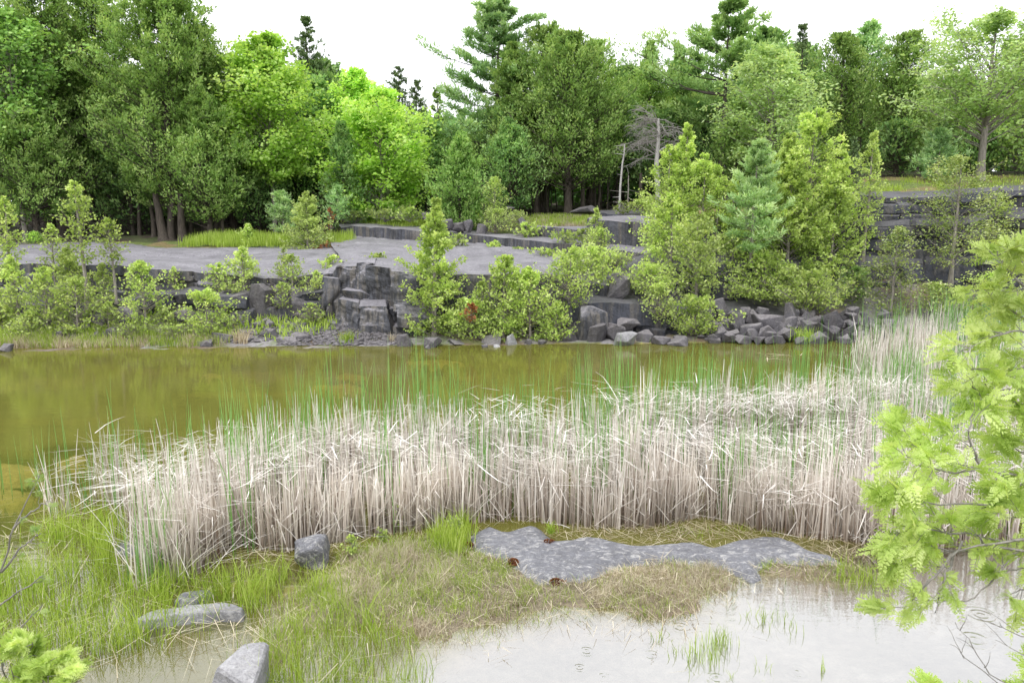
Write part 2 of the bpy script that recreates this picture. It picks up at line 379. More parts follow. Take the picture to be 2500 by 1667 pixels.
# ------------------------------------------------------------------ world and sun
w = bpy.data.worlds.new('World'); scene.world = w; w.use_nodes = True; nt = w.node_tree; nt.nodes.clear()
sky = nt.nodes.new('ShaderNodeTexSky'); sky.sky_type = 'NISHITA'; sky.sun_disc = False
SUN_EL, SUN_AZ = 58, 205   # azimuth clockwise from +Y: behind the camera, a little to its left
sky.sun_elevation = R(SUN_EL); sky.sun_rotation = R(SUN_AZ); sky.air_density = 1.5; sky.dust_density = 4
hs = nt.nodes.new('ShaderNodeHueSaturation'); hs.inputs['Saturation'].default_value = .25; nt.links.new(sky.outputs[0], hs.inputs['Color'])
tc = nt.nodes.new('ShaderNodeTexCoord'); cl = noise(nt, 2.2, 4, .55, tc.outputs['Generated'])
cloud = ramp(nt, cl, [(.3, (.86, .87, .90)), (.7, (1.0, 1.0, 1.0))])
cm = mixc(nt, 1.0, cloud, (17.6, 17.7, 18.0), 'MULTIPLY')
bg = nt.nodes.new('ShaderNodeBackground'); bg.inputs[1].default_value = .12
nt.links.new(mixc(nt, .85, hs.outputs[0], cm), bg.inputs[0])
wo = nt.nodes.new('ShaderNodeOutputWorld'); nt.links.new(bg.outputs[0], wo.inputs[0])
sl = bpy.data.lights.new('sun', 'SUN'); sl.energy = 2.2; sl.angle = R(14); sl.color = (1, .97, .92)
so = bpy.data.objects.new('sun', sl); C.objects.link(so)
so.rotation_euler = (R(90 - SUN_EL), 0, R(180 - SUN_AZ) ) 
sd = Vector((math.sin(R(SUN_AZ)) * math.cos(R(SUN_EL)), math.cos(R(SUN_AZ)) * math.cos(R(SUN_EL)), math.sin(R(SUN_EL))))
so.rotation_euler = sd.to_track_quat('Z', 'Y').to_euler()
scene.view_settings.view_transform = 'Standard'; scene.view_settings.look = 'None'; scene.view_settings.exposure = 0
scene.cycles.max_bounces = 8; scene.cycles.transparent_max_bounces = 6; scene.cycles.diffuse_bounces = 5
scene.cycles.use_denoising = True
# ------------------------------------------------------------------ quarried ledges
def resample(P, step):
    P = np.asarray(P, float); d = np.concatenate([[0], np.cumsum(np.linalg.norm(np.diff(P[:, :2], axis=0), axis=1))])
    n = max(2, int(d[-1] / step)); s = np.linspace(0, d[-1], n)
    return np.stack([np.interp(s, d, P[:, k]) for k in range(P.shape[1])], 1), s, d
def ledge(name, front, back, zb, mat, seed, step=.06, lay=(.35, .8), col=(.5, 1.6), dep=.12, lean=.10, chip=.06, topn=.03, plates=.035, rough=.03, tilt=.25, zb2=None):
    """a rock bench: front = (x,y,z) along its upper edge, back = far edge of its flat top, zb = foot of its face"""
    rg = np.random.default_rng(seed)
    fr, s, d0 = resample(front, step); bk = np.asarray(back, float)
    tb = np.interp(s, d0, np.linspace(0, 1, len(front)) if len(front) == len(back) else d0 / d0[-1])
    pb = np.linspace(0, 1, len(bk)); B = np.stack([np.interp(tb, pb, bk[:, k]) for k in range(3)], 1)
    n = len(fr)
    T = np.gradient(fr[:, :2], axis=0); T = nrm(T)
    k = max(1, int(.5 / step)); ker = np.ones(2 * k + 1) / (2 * k + 1)
    T = nrm(np.stack([np.convolve(np.pad(T[:, i], k, 'edge'), ker, 'valid') for i in (0, 1)], 1))
    Nn = np.stack([T[:, 1], -T[:, 0]], 1)
    zbs = np.full(n, zb, float) if np.isscalar(zb) else np.interp(s, d0, zb)
    H = float(np.max(fr[:, 2] - zbs)); m = max(4, int(H / step) + 1)
    lb = [0.0]
    while lb[-1] < H: lb.append(lb[-1] + rg.uniform(*lay))
    lb = np.array(lb)
    v = np.linspace(1, 0, m)                      # 1 = foot, 0 = top edge
    U = np.repeat(s[:, None], m, 1); down = v[None, :] * (fr[:, 2] - zbs)[:, None]
    U = U + .12 * vn(U * .8, down * 1.3, 0, seed)
    D = down + .07 * vn(U * .7, down, 3, seed + 1)
    L = np.clip(np.searchsorted(lb, D.ravel(), 'right').reshape(D.shape) - 1, 0, len(lb) - 2)
    disp = np.zeros_like(D); hchip = np.zeros(n)
    for li in range(len(lb) - 1):
        cb = [-.3 - rg.random()]
        while cb[-1] < s[-1] + 1: cb.append(cb[-1] + rg.uniform(*col))
        cb = np.array(cb); nc = len(cb)
        off = rg.random(nc) * dep; ta = rg.normal(0, tilt * .25, nc); tv = rg.normal(0, tilt * .3, nc)
        c = np.clip(np.searchsorted(cb, U.ravel(), 'right').reshape(U.shape) - 1, 0, nc - 2)
        du = (U - cb[c]); wd = cb[c + 1] - cb[c]; edge = np.minimum(du, wd - du); ev = np.minimum(D - lb[li], lb[li + 1] - D) if li else lb[1] - D
        q = off[c] + ta[c] * (du - wd / 2) + tv[c] * (D - (lb[li] + lb[li + 1]) / 2)
        crack = -.09 * (1 - sst(.0, .05, edge)) - .05 * (1 - sst(0, .04, ev))
        msk = L == li
        disp = np.where(msk, q + crack * min(1, dep * 10), disp)
        if li == 0:
            hh = rg.random(nc) ** 2 * chip; hchip = hh[c[:, -1]]
    disp = disp + rough * fbm(U * 2.2, D * 2.2, 0, 4, seed + 3) + lean * D
    P = np.zeros((n, m, 3)); P[..., 0] = fr[:, 0][:, None] + Nn[:, 0][:, None] * disp; P[..., 1] = fr[:, 1][:, None] + Nn[:, 1][:, None] * disp
    P[..., 2] = (fr[:, 2][:, None] - down)
    P[..., 2] -= (hchip[:, None] + .02 * vn(U * 3, 0, 0, seed + 9)) * (1 - sst(0, .25, down))
    P[..., 2] += .02 * vn(U * 5, D * 5, 0, seed + 5) * (down > .05)
    # top sheet
    dist = float(np.mean(np.linalg.norm(B[:, :2] - fr[:, :2], axis=1))); kt = max(3, int(dist / .14)); tt = np.linspace(0, 1, kt + 1)[1:] ** 1.3
    E = P[:, -1, :]; Q = E[:, None, :] * (1 - tt)[None, :, None] + B[:, None, :] * tt[None, :, None]
    zl = (fr[:, 2][:, None] * (1 - tt) + B[:, 2][:, None] * tt)
    nz = topn * fbm(Q[..., 0] * .8, Q[..., 1] * .8, 0, 4, seed + 12)
    pl = vn(Q[..., 0] * .25 + Q[..., 1] * .10, Q[..., 1] * .55 - .1 * Q[..., 0], 0, seed + 13) * 3 + .5 * vn(Q[..., 0] * 1.6, Q[..., 1] * 1.6, 0, seed + 14)
    nz += (np.floor(pl) + sst(.0, .12, pl - np.floor(pl))) * plates
    w_ = sst(0, .35, tt)[None, :]
    Q[..., 2] = Q[..., 2] * (1 - w_) + zl * w_ + nz * sst(0, .12, tt)[None, :]
    G = np.concatenate([P, Q], 1); mm = G.shape[1]
    f = grid_faces(n, mm)[:, ::-1]
    me = np_mesh(name, G, f, mat, smooth=False); me.flip_normals()
    o = tag(link(name, me), kind='structure'); return o
def sh(P, dx=0, dy=0, dz=0): return [(a + dx, b + dy, c + dz) for a, b, c in P]
def edge_px(pts): return [at(a, b, Y) for a, b, Y in pts]
# broad lower shelf on the left: upper edge then its back edge
sf = [at(-560, 655, 25.4), at(-150, 640, 25.3), at(0, 642, 25.2), at(260, 645, 25.0), at(420, 655, 24.9), at(560, 668, 24.8), at(700, 678, 24.7), at(810, 660, 25.2), at(860, 640, 26.5)]
sb_ = [(-26, 34.5, 2.2), (-20, 34.6, 2.18), (-16, 34.3, 2.12), (-12, 34.0, 2.06), (-10, 34.2, 2.06), (-8.5, 34.4, 2.1), (-7.6, 34.8, 2.15), (-7, 35, 2.2), (-5.5, 35, 2.2)]
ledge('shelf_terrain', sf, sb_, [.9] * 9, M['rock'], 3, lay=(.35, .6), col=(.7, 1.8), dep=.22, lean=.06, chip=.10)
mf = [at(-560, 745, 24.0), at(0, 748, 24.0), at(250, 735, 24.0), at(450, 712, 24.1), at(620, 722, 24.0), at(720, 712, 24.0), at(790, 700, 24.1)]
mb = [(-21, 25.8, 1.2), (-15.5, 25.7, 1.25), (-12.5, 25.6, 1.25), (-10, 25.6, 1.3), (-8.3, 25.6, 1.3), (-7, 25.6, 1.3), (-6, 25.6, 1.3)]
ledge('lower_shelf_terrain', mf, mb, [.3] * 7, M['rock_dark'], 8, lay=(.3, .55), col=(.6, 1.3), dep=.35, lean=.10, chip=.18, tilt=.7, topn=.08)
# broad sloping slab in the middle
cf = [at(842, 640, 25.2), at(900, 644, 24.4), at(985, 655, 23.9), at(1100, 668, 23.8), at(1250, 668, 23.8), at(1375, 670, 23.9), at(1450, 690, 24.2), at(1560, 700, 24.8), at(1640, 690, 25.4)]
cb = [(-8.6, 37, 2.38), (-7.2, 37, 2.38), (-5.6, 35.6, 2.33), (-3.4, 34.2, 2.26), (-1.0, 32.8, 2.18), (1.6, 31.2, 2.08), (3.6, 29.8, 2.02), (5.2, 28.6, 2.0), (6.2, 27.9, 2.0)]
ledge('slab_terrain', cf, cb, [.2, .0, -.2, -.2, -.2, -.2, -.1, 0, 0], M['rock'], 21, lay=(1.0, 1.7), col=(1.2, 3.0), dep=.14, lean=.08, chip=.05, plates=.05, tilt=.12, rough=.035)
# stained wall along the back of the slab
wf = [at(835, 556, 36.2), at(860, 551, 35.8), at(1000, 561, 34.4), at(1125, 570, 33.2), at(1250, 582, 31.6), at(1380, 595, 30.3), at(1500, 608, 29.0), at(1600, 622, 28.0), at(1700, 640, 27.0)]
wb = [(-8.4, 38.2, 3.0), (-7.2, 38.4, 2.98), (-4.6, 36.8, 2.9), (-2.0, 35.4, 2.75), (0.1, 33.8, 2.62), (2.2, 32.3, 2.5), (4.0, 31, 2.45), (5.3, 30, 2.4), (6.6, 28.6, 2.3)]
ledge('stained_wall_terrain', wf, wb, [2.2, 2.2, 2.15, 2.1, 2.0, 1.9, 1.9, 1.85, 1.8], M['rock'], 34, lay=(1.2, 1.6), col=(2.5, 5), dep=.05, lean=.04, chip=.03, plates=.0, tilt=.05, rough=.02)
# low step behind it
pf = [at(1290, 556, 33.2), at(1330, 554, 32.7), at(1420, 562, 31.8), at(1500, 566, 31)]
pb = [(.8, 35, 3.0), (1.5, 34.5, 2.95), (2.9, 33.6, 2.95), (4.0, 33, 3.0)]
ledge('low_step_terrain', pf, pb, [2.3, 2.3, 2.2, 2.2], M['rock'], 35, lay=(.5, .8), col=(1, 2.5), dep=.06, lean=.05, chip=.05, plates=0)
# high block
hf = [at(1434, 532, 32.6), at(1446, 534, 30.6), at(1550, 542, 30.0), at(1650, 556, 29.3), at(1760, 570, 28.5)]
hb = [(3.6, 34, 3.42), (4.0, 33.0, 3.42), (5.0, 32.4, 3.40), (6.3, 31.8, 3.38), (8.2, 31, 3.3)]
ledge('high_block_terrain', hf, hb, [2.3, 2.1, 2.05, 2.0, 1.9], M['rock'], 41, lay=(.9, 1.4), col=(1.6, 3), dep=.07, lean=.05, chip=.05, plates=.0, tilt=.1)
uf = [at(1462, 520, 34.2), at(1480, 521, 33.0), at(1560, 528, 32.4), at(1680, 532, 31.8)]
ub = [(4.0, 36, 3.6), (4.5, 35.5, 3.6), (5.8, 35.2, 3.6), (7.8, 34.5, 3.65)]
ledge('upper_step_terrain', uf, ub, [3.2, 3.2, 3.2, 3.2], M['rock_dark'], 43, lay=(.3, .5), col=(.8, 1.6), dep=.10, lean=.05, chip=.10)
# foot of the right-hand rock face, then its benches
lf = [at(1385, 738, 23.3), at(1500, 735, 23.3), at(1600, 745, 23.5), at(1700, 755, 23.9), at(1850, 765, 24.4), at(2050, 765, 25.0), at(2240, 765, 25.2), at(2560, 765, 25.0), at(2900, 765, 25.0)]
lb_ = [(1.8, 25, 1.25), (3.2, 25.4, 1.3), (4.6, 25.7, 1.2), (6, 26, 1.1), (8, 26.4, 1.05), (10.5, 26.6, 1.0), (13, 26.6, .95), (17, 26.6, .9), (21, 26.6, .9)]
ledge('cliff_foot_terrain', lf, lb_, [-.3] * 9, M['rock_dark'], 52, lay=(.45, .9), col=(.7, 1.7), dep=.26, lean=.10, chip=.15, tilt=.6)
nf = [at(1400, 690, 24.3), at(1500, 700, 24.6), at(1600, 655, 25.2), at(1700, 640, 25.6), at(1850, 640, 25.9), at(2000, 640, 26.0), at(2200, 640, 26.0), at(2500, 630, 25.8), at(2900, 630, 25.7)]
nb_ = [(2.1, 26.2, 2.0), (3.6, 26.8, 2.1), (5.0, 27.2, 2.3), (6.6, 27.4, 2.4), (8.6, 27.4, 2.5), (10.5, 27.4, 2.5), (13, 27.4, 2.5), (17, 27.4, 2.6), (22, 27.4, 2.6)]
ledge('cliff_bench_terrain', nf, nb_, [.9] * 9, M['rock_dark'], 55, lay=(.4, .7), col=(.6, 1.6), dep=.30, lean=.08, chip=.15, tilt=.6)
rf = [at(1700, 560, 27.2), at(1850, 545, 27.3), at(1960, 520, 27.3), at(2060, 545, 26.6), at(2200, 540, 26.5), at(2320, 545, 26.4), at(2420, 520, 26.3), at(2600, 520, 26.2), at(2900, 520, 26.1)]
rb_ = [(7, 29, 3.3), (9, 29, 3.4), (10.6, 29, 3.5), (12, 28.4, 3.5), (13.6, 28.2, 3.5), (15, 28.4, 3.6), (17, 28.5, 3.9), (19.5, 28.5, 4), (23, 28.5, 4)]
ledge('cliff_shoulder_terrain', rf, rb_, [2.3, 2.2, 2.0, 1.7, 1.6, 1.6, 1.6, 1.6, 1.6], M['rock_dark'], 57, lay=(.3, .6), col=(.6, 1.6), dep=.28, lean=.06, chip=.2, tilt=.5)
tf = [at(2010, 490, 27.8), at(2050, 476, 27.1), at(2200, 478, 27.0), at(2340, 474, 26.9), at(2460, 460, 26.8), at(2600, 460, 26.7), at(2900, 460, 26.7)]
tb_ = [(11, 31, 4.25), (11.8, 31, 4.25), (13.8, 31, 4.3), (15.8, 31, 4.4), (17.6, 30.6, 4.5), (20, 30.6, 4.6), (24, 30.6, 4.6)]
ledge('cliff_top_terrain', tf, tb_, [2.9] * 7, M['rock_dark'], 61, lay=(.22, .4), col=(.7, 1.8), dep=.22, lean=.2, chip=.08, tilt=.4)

# ------------------------------------------------------------------ boulders
def hull_mesh(name, w, d, h, seed, mat, n=13, bev=.03, sub=2, flat=0, noise_a=.02, box=.6):
    rg = random.Random(seed); bm = bmesh.new()
    for i in range(n):
        while True:
            p = Vector([rg.uniform(-1, 1) for _ in range(3)])
            if p.length > 1e-3: break
        q = p.normalized(); b = p / max(abs(p.x), abs(p.y), abs(p.z))
        q = q.lerp(b, box)
        bm.verts.new((q.x * w / 2, q.y * d / 2, q.z * h / 2))
    r = bmesh.ops.convex_hull(bm, input=bm.verts)
    bmesh.ops.delete(bm, geom=list({e for e in r['geom_interior'] + r['geom_unused'] if isinstance(e, bmesh.types.BMVert)}), context='VERTS')
    bmesh.ops.dissolve_limit(bm, angle_limit=R(9), verts=bm.verts, edges=bm.edges)
    bmesh.ops.bevel(bm, geom=list(bm.edges), offset=bev * min(w, d, h) * 1.0, segments=1, affect='EDGES', clamp_overlap=True)
    bmesh.ops.triangulate(bm, faces=bm.faces)
    for _ in range(sub):
        bmesh.ops.subdivide_edges(bm, edges=[e for e in bm.edges if e.calc_length() > .12 * max(w, d, h)], cuts=1, use_grid_fill=True)
        bmesh.ops.triangulate(bm, faces=bm.faces)
    bm.normal_update()
    V = np.array([v.co[:] for v in bm.verts]); s = 2.2 / max(w, d, h)
    nz = fbm(V[:, 0] * s + seed, V[:, 1] * s, V[:, 2] * s, 4, seed % 97) * noise_a * max(w, d, h)
    for v, a in zip(bm.verts, nz): v.co += v.normal * float(a)
    me = bpy.data.meshes.new(name); bm.to_mesh(me); bm.free(); me.materials.append(mat); return me
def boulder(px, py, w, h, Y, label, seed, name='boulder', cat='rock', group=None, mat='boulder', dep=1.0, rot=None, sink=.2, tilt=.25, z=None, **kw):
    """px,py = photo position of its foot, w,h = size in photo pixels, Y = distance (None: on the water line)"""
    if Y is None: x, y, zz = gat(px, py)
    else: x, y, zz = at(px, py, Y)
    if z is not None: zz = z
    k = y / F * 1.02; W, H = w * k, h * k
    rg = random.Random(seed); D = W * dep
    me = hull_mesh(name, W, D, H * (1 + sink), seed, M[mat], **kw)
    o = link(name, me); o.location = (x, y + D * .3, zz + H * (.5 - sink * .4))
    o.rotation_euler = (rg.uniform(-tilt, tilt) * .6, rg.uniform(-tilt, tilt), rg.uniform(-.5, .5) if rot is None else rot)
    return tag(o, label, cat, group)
B = boulder
# big blocks of the central outcrop
ledge('outcrop_terrain', edge_px([(775, 690, 25.6), (800, 668, 24.9), (850, 640, 24.4), (900, 640, 23.9), (950, 648, 23.6), (1000, 655, 23.5), (1010, 655, 24.2)]), [(-6.0, 26.6, 2.0), (-5.6, 26.6, 2.05), (-5.0, 26.2, 2.05), (-4.4, 26, 2.0), (-3.8, 25.8, 1.95), (-3.2, 25.6, 1.92), (-3.0, 25.6, 1.9)], [.3, .2, 0, -.1, -.1, -.1, -.1], M['rock'], 141, step=.05, lay=(1.1, 1.9), col=(.4, 1.0), dep=.36, lean=.28, chip=.28, tilt=.9, rough=.10, topn=.12)
ledge('outcrop_foot_terrain', edge_px([(812, 742, 24.2), (840, 728, 23.6), (880, 738, 23.2), (945, 742, 23.0), (962, 750, 23.3), (968, 760, 23.9)]), [(-5.4, 24.8, 1.3), (-5.0, 24.8, 1.3), (-4.5, 24.6, 1.2), (-4.0, 24.4, 1.15), (-3.6, 24.3, 1.1), (-3.4, 24.3, 1.1)], [.1, .1, -.05, -.1, -.1, -.1], M['rock'], 143, step=.045, lay=(1.3, 1.6), col=(.5, 1.2), dep=.22, lean=.16, chip=.25, tilt=.6, rough=.08)
ledge('outcrop_shoulder_terrain', edge_px([(765, 720, 25.0), (790, 695, 24.5), (830, 700, 24.0), (870, 705, 23.9), (890, 720, 24.2)]), [(-6.0, 25.6, 1.5), (-5.6, 25.6, 1.6), (-5.1, 25.3, 1.6), (-4.6, 25.1, 1.5), (-4.4, 25, 1.5)], [.3, .3, .3, .3, .4], M['rock'], 144, step=.05, lay=(.6, 1.0), col=(.4, .9), dep=.35, lean=.4, chip=.3, tilt=1.2, rough=.10)
B(800, 770, 70, 95, 23.9, 'upright grey stone wedged beside the streaked outcrop', 105, mat='rock', dep=.8, tilt=.1, sub=3)
B(738, 762, 70, 58, 23.9, 'flat-topped pale block between two ledge saplings', 107, mat='boulder', dep=.9, tilt=.06, sub=3, box=.9)
B(640, 770, 62, 75, 23.8, 'tilted pale slab leaning on the lower shelf', 109, mat='boulder', dep=.5, tilt=.35, sub=3, box=.9)
B(590, 765, 75, 55, 23.9, 'blocky dark rock beside the tilted pale slab', 110, mat='boulder', dep=.8, sub=3)
B(560, 738, 60, 36, 24.2, 'broken slab lying on the lower shelf', 112, mat='boulder', sub=3)
B(682, 725, 50, 28, 24.3, 'small slab on moss below the shelf edge', 113, mat='boulder')
B(305, 785, 60, 38, 23.3, 'dark boulder among the shore saplings', 114, mat='boulder')
B(235, 795, 50, 28, 23.0, 'low dark rock under the shore saplings', 115, mat='boulder')
B(445, 790, 52, 34, 23.2, 'grey rock between two rounded shore saplings', 116, mat='boulder')
B(1515, 735, 52, 62, 23.9, 'upright wedge-shaped block with one sharp corner pointing down', 131, mat='boulder', dep=.8, tilt=.5, box=1, n=11)
B(1505, 690, 42, 24, 24.3, 'small dark slab balanced above the wedge-shaped block', 132, mat='boulder')
B(1440, 835, 95, 85, 22.7, 'big triangular slab standing on its edge at the water', 133, mat='rock', dep=.5, tilt=.1, sub=3)
B(1462, 838, 72, 44, 22.4, 'grey slab leaning against the big triangular slab', 134, mat='boulder', dep=.6)
B(1530, 812, 74, 34, 22.8, 'flat pale slab lying across the shore stones', 135, mat='boulder', dep=.8)
B(1503, 830, 56, 40, 22.6, 'rounded stone under the flat pale slab', 136, mat='boulder')
B(1528, 846, 62, 34, 22.0, 'light grey wedge lying in the shallows', 137, mat='fore_rock', dep=.8)
B(1575, 838, 44, 32, 22.5, 'square stone beside the light grey wedge', 138, mat='boulder')
B(1615, 842, 48, 20, 22.2, 'low flat stone next to the square stone', 139, mat='boulder')
B(1658, 848, 54, 22, 22.0, 'flat grey stone with its foot in the pond', 140, mat='boulder')
B(1665, 836, 34, 18, 22.6, 'small stone behind the flat wet stone', 141, mat='boulder')
# rubble pile on the right shore
pile = [(1886, 805, 72, 50, 23.1, 'largest pale-topped block in the rubble pile'), (1835, 820, 62, 38, 22.8, 'square block below the pale-topped block'),
        (1940, 785, 46, 40, 23.4, 'dark cube behind the pale-topped block'), (2035, 802, 46, 44, 23.1, 'pointed grey block at the right end of the rubble pile'),
        (1870, 828, 46, 30, 22.6, 'cracked block under the pale-topped block'), (1917, 828, 50, 26, 22.5, 'wedge stone with a flat tan top above the water'),
        (1935, 806, 44, 30, 23.0, 'slanting slab right of the pale-topped block'), (1975, 818, 52, 32, 22.8, 'brown-grey slab beside the grass tuft'),
        (2015, 826, 50, 34, 22.7, 'pyramid-shaped block under the pointed grey block'), (2000, 836, 50, 18, 22.3, 'low flat slab on the waterline near the grass tuft'),
        (1815, 836, 42, 16, 22.3, 'low stone at the pond edge below the square block'), (1790, 828, 32, 24, 22.6, 'small stone left of the square block'),
        (1765, 826, 34, 36, 22.7, 'upright stone by the low cedar branches'), (1800, 800, 48, 34, 23.3, 'blocky stone above the square block'),
        (1765, 775, 40, 44, 23.8, 'tall stone against the rock face'), (1840, 785, 40, 28, 23.6, 'mid-pile stone behind the square block'),
        (1855, 838, 36, 18, 22.2, 'small stone touching the pond'), (1905, 812, 40, 26, 22.9, 'stone wedged between two blocks'),
        (2075, 826, 50, 30, 22.9, 'block at the edge of the green reeds'), (2110, 832, 40, 22, 22.8, 'half-hidden stone behind the green reeds'),
        (2060, 836, 40, 16, 22.5, 'flat stone in front of the green reeds'), (1880, 838, 30, 14, 22.2, 'little dark stone on the waterline'),
        (1745, 838, 30, 20, 22.4, 'grey stone beside the low cedar skirt'), (1960, 838, 34, 14, 22.2, 'small dark stone at the grass tuft'),
        (1820, 775, 34, 24, 23.7, 'stone at the top of the pile'), (1990, 800, 36, 26, 23.3, 'stone under the cedar skirt'), (1862, 770, 34, 20, 23.9, 'topmost stone of the pile')]
for i, (a, b, w_, h_, Y, lab) in enumerate(pile):
    B(a, b, w_, h_, Y, lab, 200 + i, group='angular blocks of the shore rubble pile', sink=.45, tilt=.5, box=.85, dep=.9, n=12)
rg_ = random.Random(77)
for i in range(55):      # smaller stones filling the pile
    a = rg_.uniform(1730, 2180); b = rg_.uniform(770, 838); Y = 22.35 + (838 - b) / 68 * 1.6
    B(a, b, rg_.uniform(18, 38), rg_.uniform(13, 26), Y, 'small angular stone filling a gap in the rubble pile', 300 + i, group='small stones in the rubble pile', name='stone', sink=.5, tilt=.6, sub=1, box=.8)
for i in range(46):      # stones along the left slope
    a = rg_.uniform(-40, 760); b = rg_.uniform(760, 840); Y = 22.3 + (842 - b) / 80 * 1.7
    x, y, z = at(a, b, Y)
    B(a, b, rg_.uniform(16, 44), rg_.uniform(10, 24), Y, 'loose dark stone on the sapling-covered slope', 380 + i, group='loose stones on the sapling slope', name='stone', sink=.5, tilt=.5, sub=1, box=.7, z=gz(x, y))
shore = [(10, 858, 30, 18, 'dark stone in the water where the bank grass ends'), (540, 838, 60, 26, 'flat slab at the water beside the tan grass tuft'), (655, 836, 48, 34, 'peaked grey stone at the water'),
         (700, 841, 60, 16, 'low slab lying in the pond edge'), (735, 838, 60, 24, 'wide flat stone on the gravel shore'), (757, 834, 36, 28, 'square stone on the gravel shore'),
         (500, 845, 60, 14, 'thin slab under the rounded sapling'), (878, 841, 24, 14, 'small stone right of the green tuft'), (925, 842, 50, 14, 'flat dark stone off the gravel shore'),
         (990, 845, 42, 28, 'dark stone beside the big yellow-green cedar'), (1057, 847, 40, 22, 'rounded dark stone under the cedar'), (1045, 852, 14, 8, 'tiny stone off the rounded dark stone'),
         (1115, 842, 46, 8, 'thin slab barely above the water'), (1200, 841, 52, 20, 'flat-topped stone under the two cedars'), (1247, 842, 32, 24, 'pointed pale stone between the cedars'),
         (1183, 848, 16, 7, 'tiny dark stone in the water'), (1213, 848, 20, 6, 'white stone in the water'), (1290, 841, 22, 12, 'small stone at the right cedar'),
         (1393, 836, 40, 24, 'stone beside the small shore cedar'), (1325, 840, 26, 8, 'low stone between shore cedars')]
for i, (a, b, w_, h_, lab) in enumerate(shore):
    B(a, b, w_, h_, None, lab, 460 + i, sink=.6, tilt=.25, box=.7, group='stones along the far waterline', mat='fore_rock' if 'white' in lab or 'pale' in lab else 'boulder')
# gravel on the shore at the outcrop: small stones beyond counting
def gravel(name, pts, n, seed, size=(.03, .10), label=''):
    rg = np.random.default_rng(seed); P = np.array(pts); lo, hi = P.min(0), P.max(0)
    q = rg.uniform(lo, hi, (n * 3, 2)); q = q[poly_sd(pts, q[:, 0], q[:, 1]) > 0][:n]; n = len(q)
    z = ground_z(q[:, 0], q[:, 1]); s = rg.uniform(*size, n) * rg.choice([1, 1, 1, 1.8], n)
    base = np.array([(1, 0, 0), (-1, 0, 0), (0, 1, 0), (0, -1, 0), (0, 0, .6), (0, 0, -.6)], float)
    f0 = np.array([(0, 2, 4), (2, 1, 4), (1, 3, 4), (3, 0, 4), (2, 0, 5), (1, 2, 5), (3, 1, 5), (0, 3, 5)])
    V = base[None] * s[:, None, None] * rg.uniform(.5, 1.1, (n, 6, 1)) + rg.normal(0, .12, (n, 6, 3)) * s[:, None, None]
    a = rg.uniform(0, 6.28, n); c, s_ = np.cos(a)[:, None], np.sin(a)[:, None]
    V = np.stack([V[..., 0] * c - V[..., 1] * s_, V[..., 0] * s_ + V[..., 1] * c, V[..., 2]], -1)
    V += np.stack([q[:, 0], q[:, 1], z + s * .2], 1)[:, None, :]
    f = (f0[None] + (np.arange(n) * 6)[:, None, None]).reshape(-1, 3)
    return tag(link(name, np_mesh(name, V, f, M['boulder'])), label, 'gravel', kind='stuff')
gravel('shore_gravel', [(-6.6, 22.0), (-2.8, 22.0), (-3.2, 23.4), (-4.6, 24.0), (-6.8, 23.8)], 3800, 5, (.02, .07), 'loose grey gravel on the shore below the streaked outcrop')
gravel('slope_gravel', [(-16, 22.3), (-6, 22.2), (-6, 24.3), (-16, 24.5)], 2500, 6, (.02, .09), 'broken stone chips scattered on the sapling slope')
gravel('terrace_gravel', [(-7.5, 36.3), (-3, 34.8), (-2.5, 36), (-6.8, 38)], 900, 7, (.02, .06), 'pale gravel on top of the stained wall')
gravel('cliff_gravel', [(5.5, 22.6), (12, 22.9), (12, 24.2), (5.5, 24)], 900, 8, (.03, .10), 'broken chips between the rubble blocks')
# blocks on the terrace
for i, (a, b, w_, h_, lab) in enumerate([(803 + 0, 0, 0, 0, '')][:0] + [
        (1092, 562, 26, 26, 'first of the dark blocks on the terrace, next to the thin cedar tip'), (1120, 562, 34, 22, 'dark wedge block lying in the terrace row'), (1143, 562, 24, 24, 'leaning dark block in the terrace row'),
        (1176, 566, 28, 18, 'low dark block at the bush end of the terrace row'), (1285, 553, 34, 24, 'dark stone half hidden by the terrace ferns'), (1040, 532, 40, 14, 'flat dark stone at the edge of the maple shade'),
        (1430, 522, 62, 18, 'long flat stone like a bench below the dark trees'), (1240, 522, 26, 20, 'dark stone behind the round terrace bush')]):
    B(a, b, w_, h_, 36.5 if b < 540 else (33.3 if a < 1200 else 33), lab, 520 + i, sink=.3, tilt=.35, box=.9, group='dark blocks on the terrace' if a < 1200 and b > 540 else None)

# ------------------------------------------------------------------ near stones
def mound(name, pts, h, edge, res, mat, label, cat='rock', zlift=0., seed=1, n_a=.02, n_s=3, tiltx=0, tilty=0, skirt=.08, wob=.02, group=None):
    P = [p[:2] for p in pts]; a = np.array(P); lo = a.min(0) - skirt; hi = a.max(0) + skirt; cx, cy = a.mean(0)
    xs = np.arange(lo[0], hi[0], res); ys = np.arange(lo[1], hi[1], res); X, Y = np.meshgrid(xs, ys, indexing='ij')
    d = poly_sd(P, X, Y) + wob * fbm(X * 7, Y * 7, 0, 3, seed)
    z = zlift + h * sst(0, 1, np.clip((d + .01) / edge, 0, 1)) ** .7 + n_a * fbm(X * n_s, Y * n_s * 1.3, 0, 5, seed + 1) * sst(0, edge, d) + tiltx * (X - cx) + tilty * (Y - cy)
    z = np.where(d < 0, z - np.clip(-d, 0, skirt) * 3, z)
    keep = (d > -skirt * .8).ravel(); f = grid_faces(len(xs), len(ys))[:, ::-1]; f = f[keep[f].all(1)]
    idx = np.full(keep.size, -1); used = np.unique(f); idx[used] = np.arange(len(used))
    V = np.stack([X.ravel(), Y.ravel(), z.ravel()], 1)[used]
    me = np_mesh(name, V, idx[f], mat, smooth=True); 
    me.shade_smooth() if hasattr(me, 'shade_smooth') else None
    return tag(link(name, me), label, cat, group)
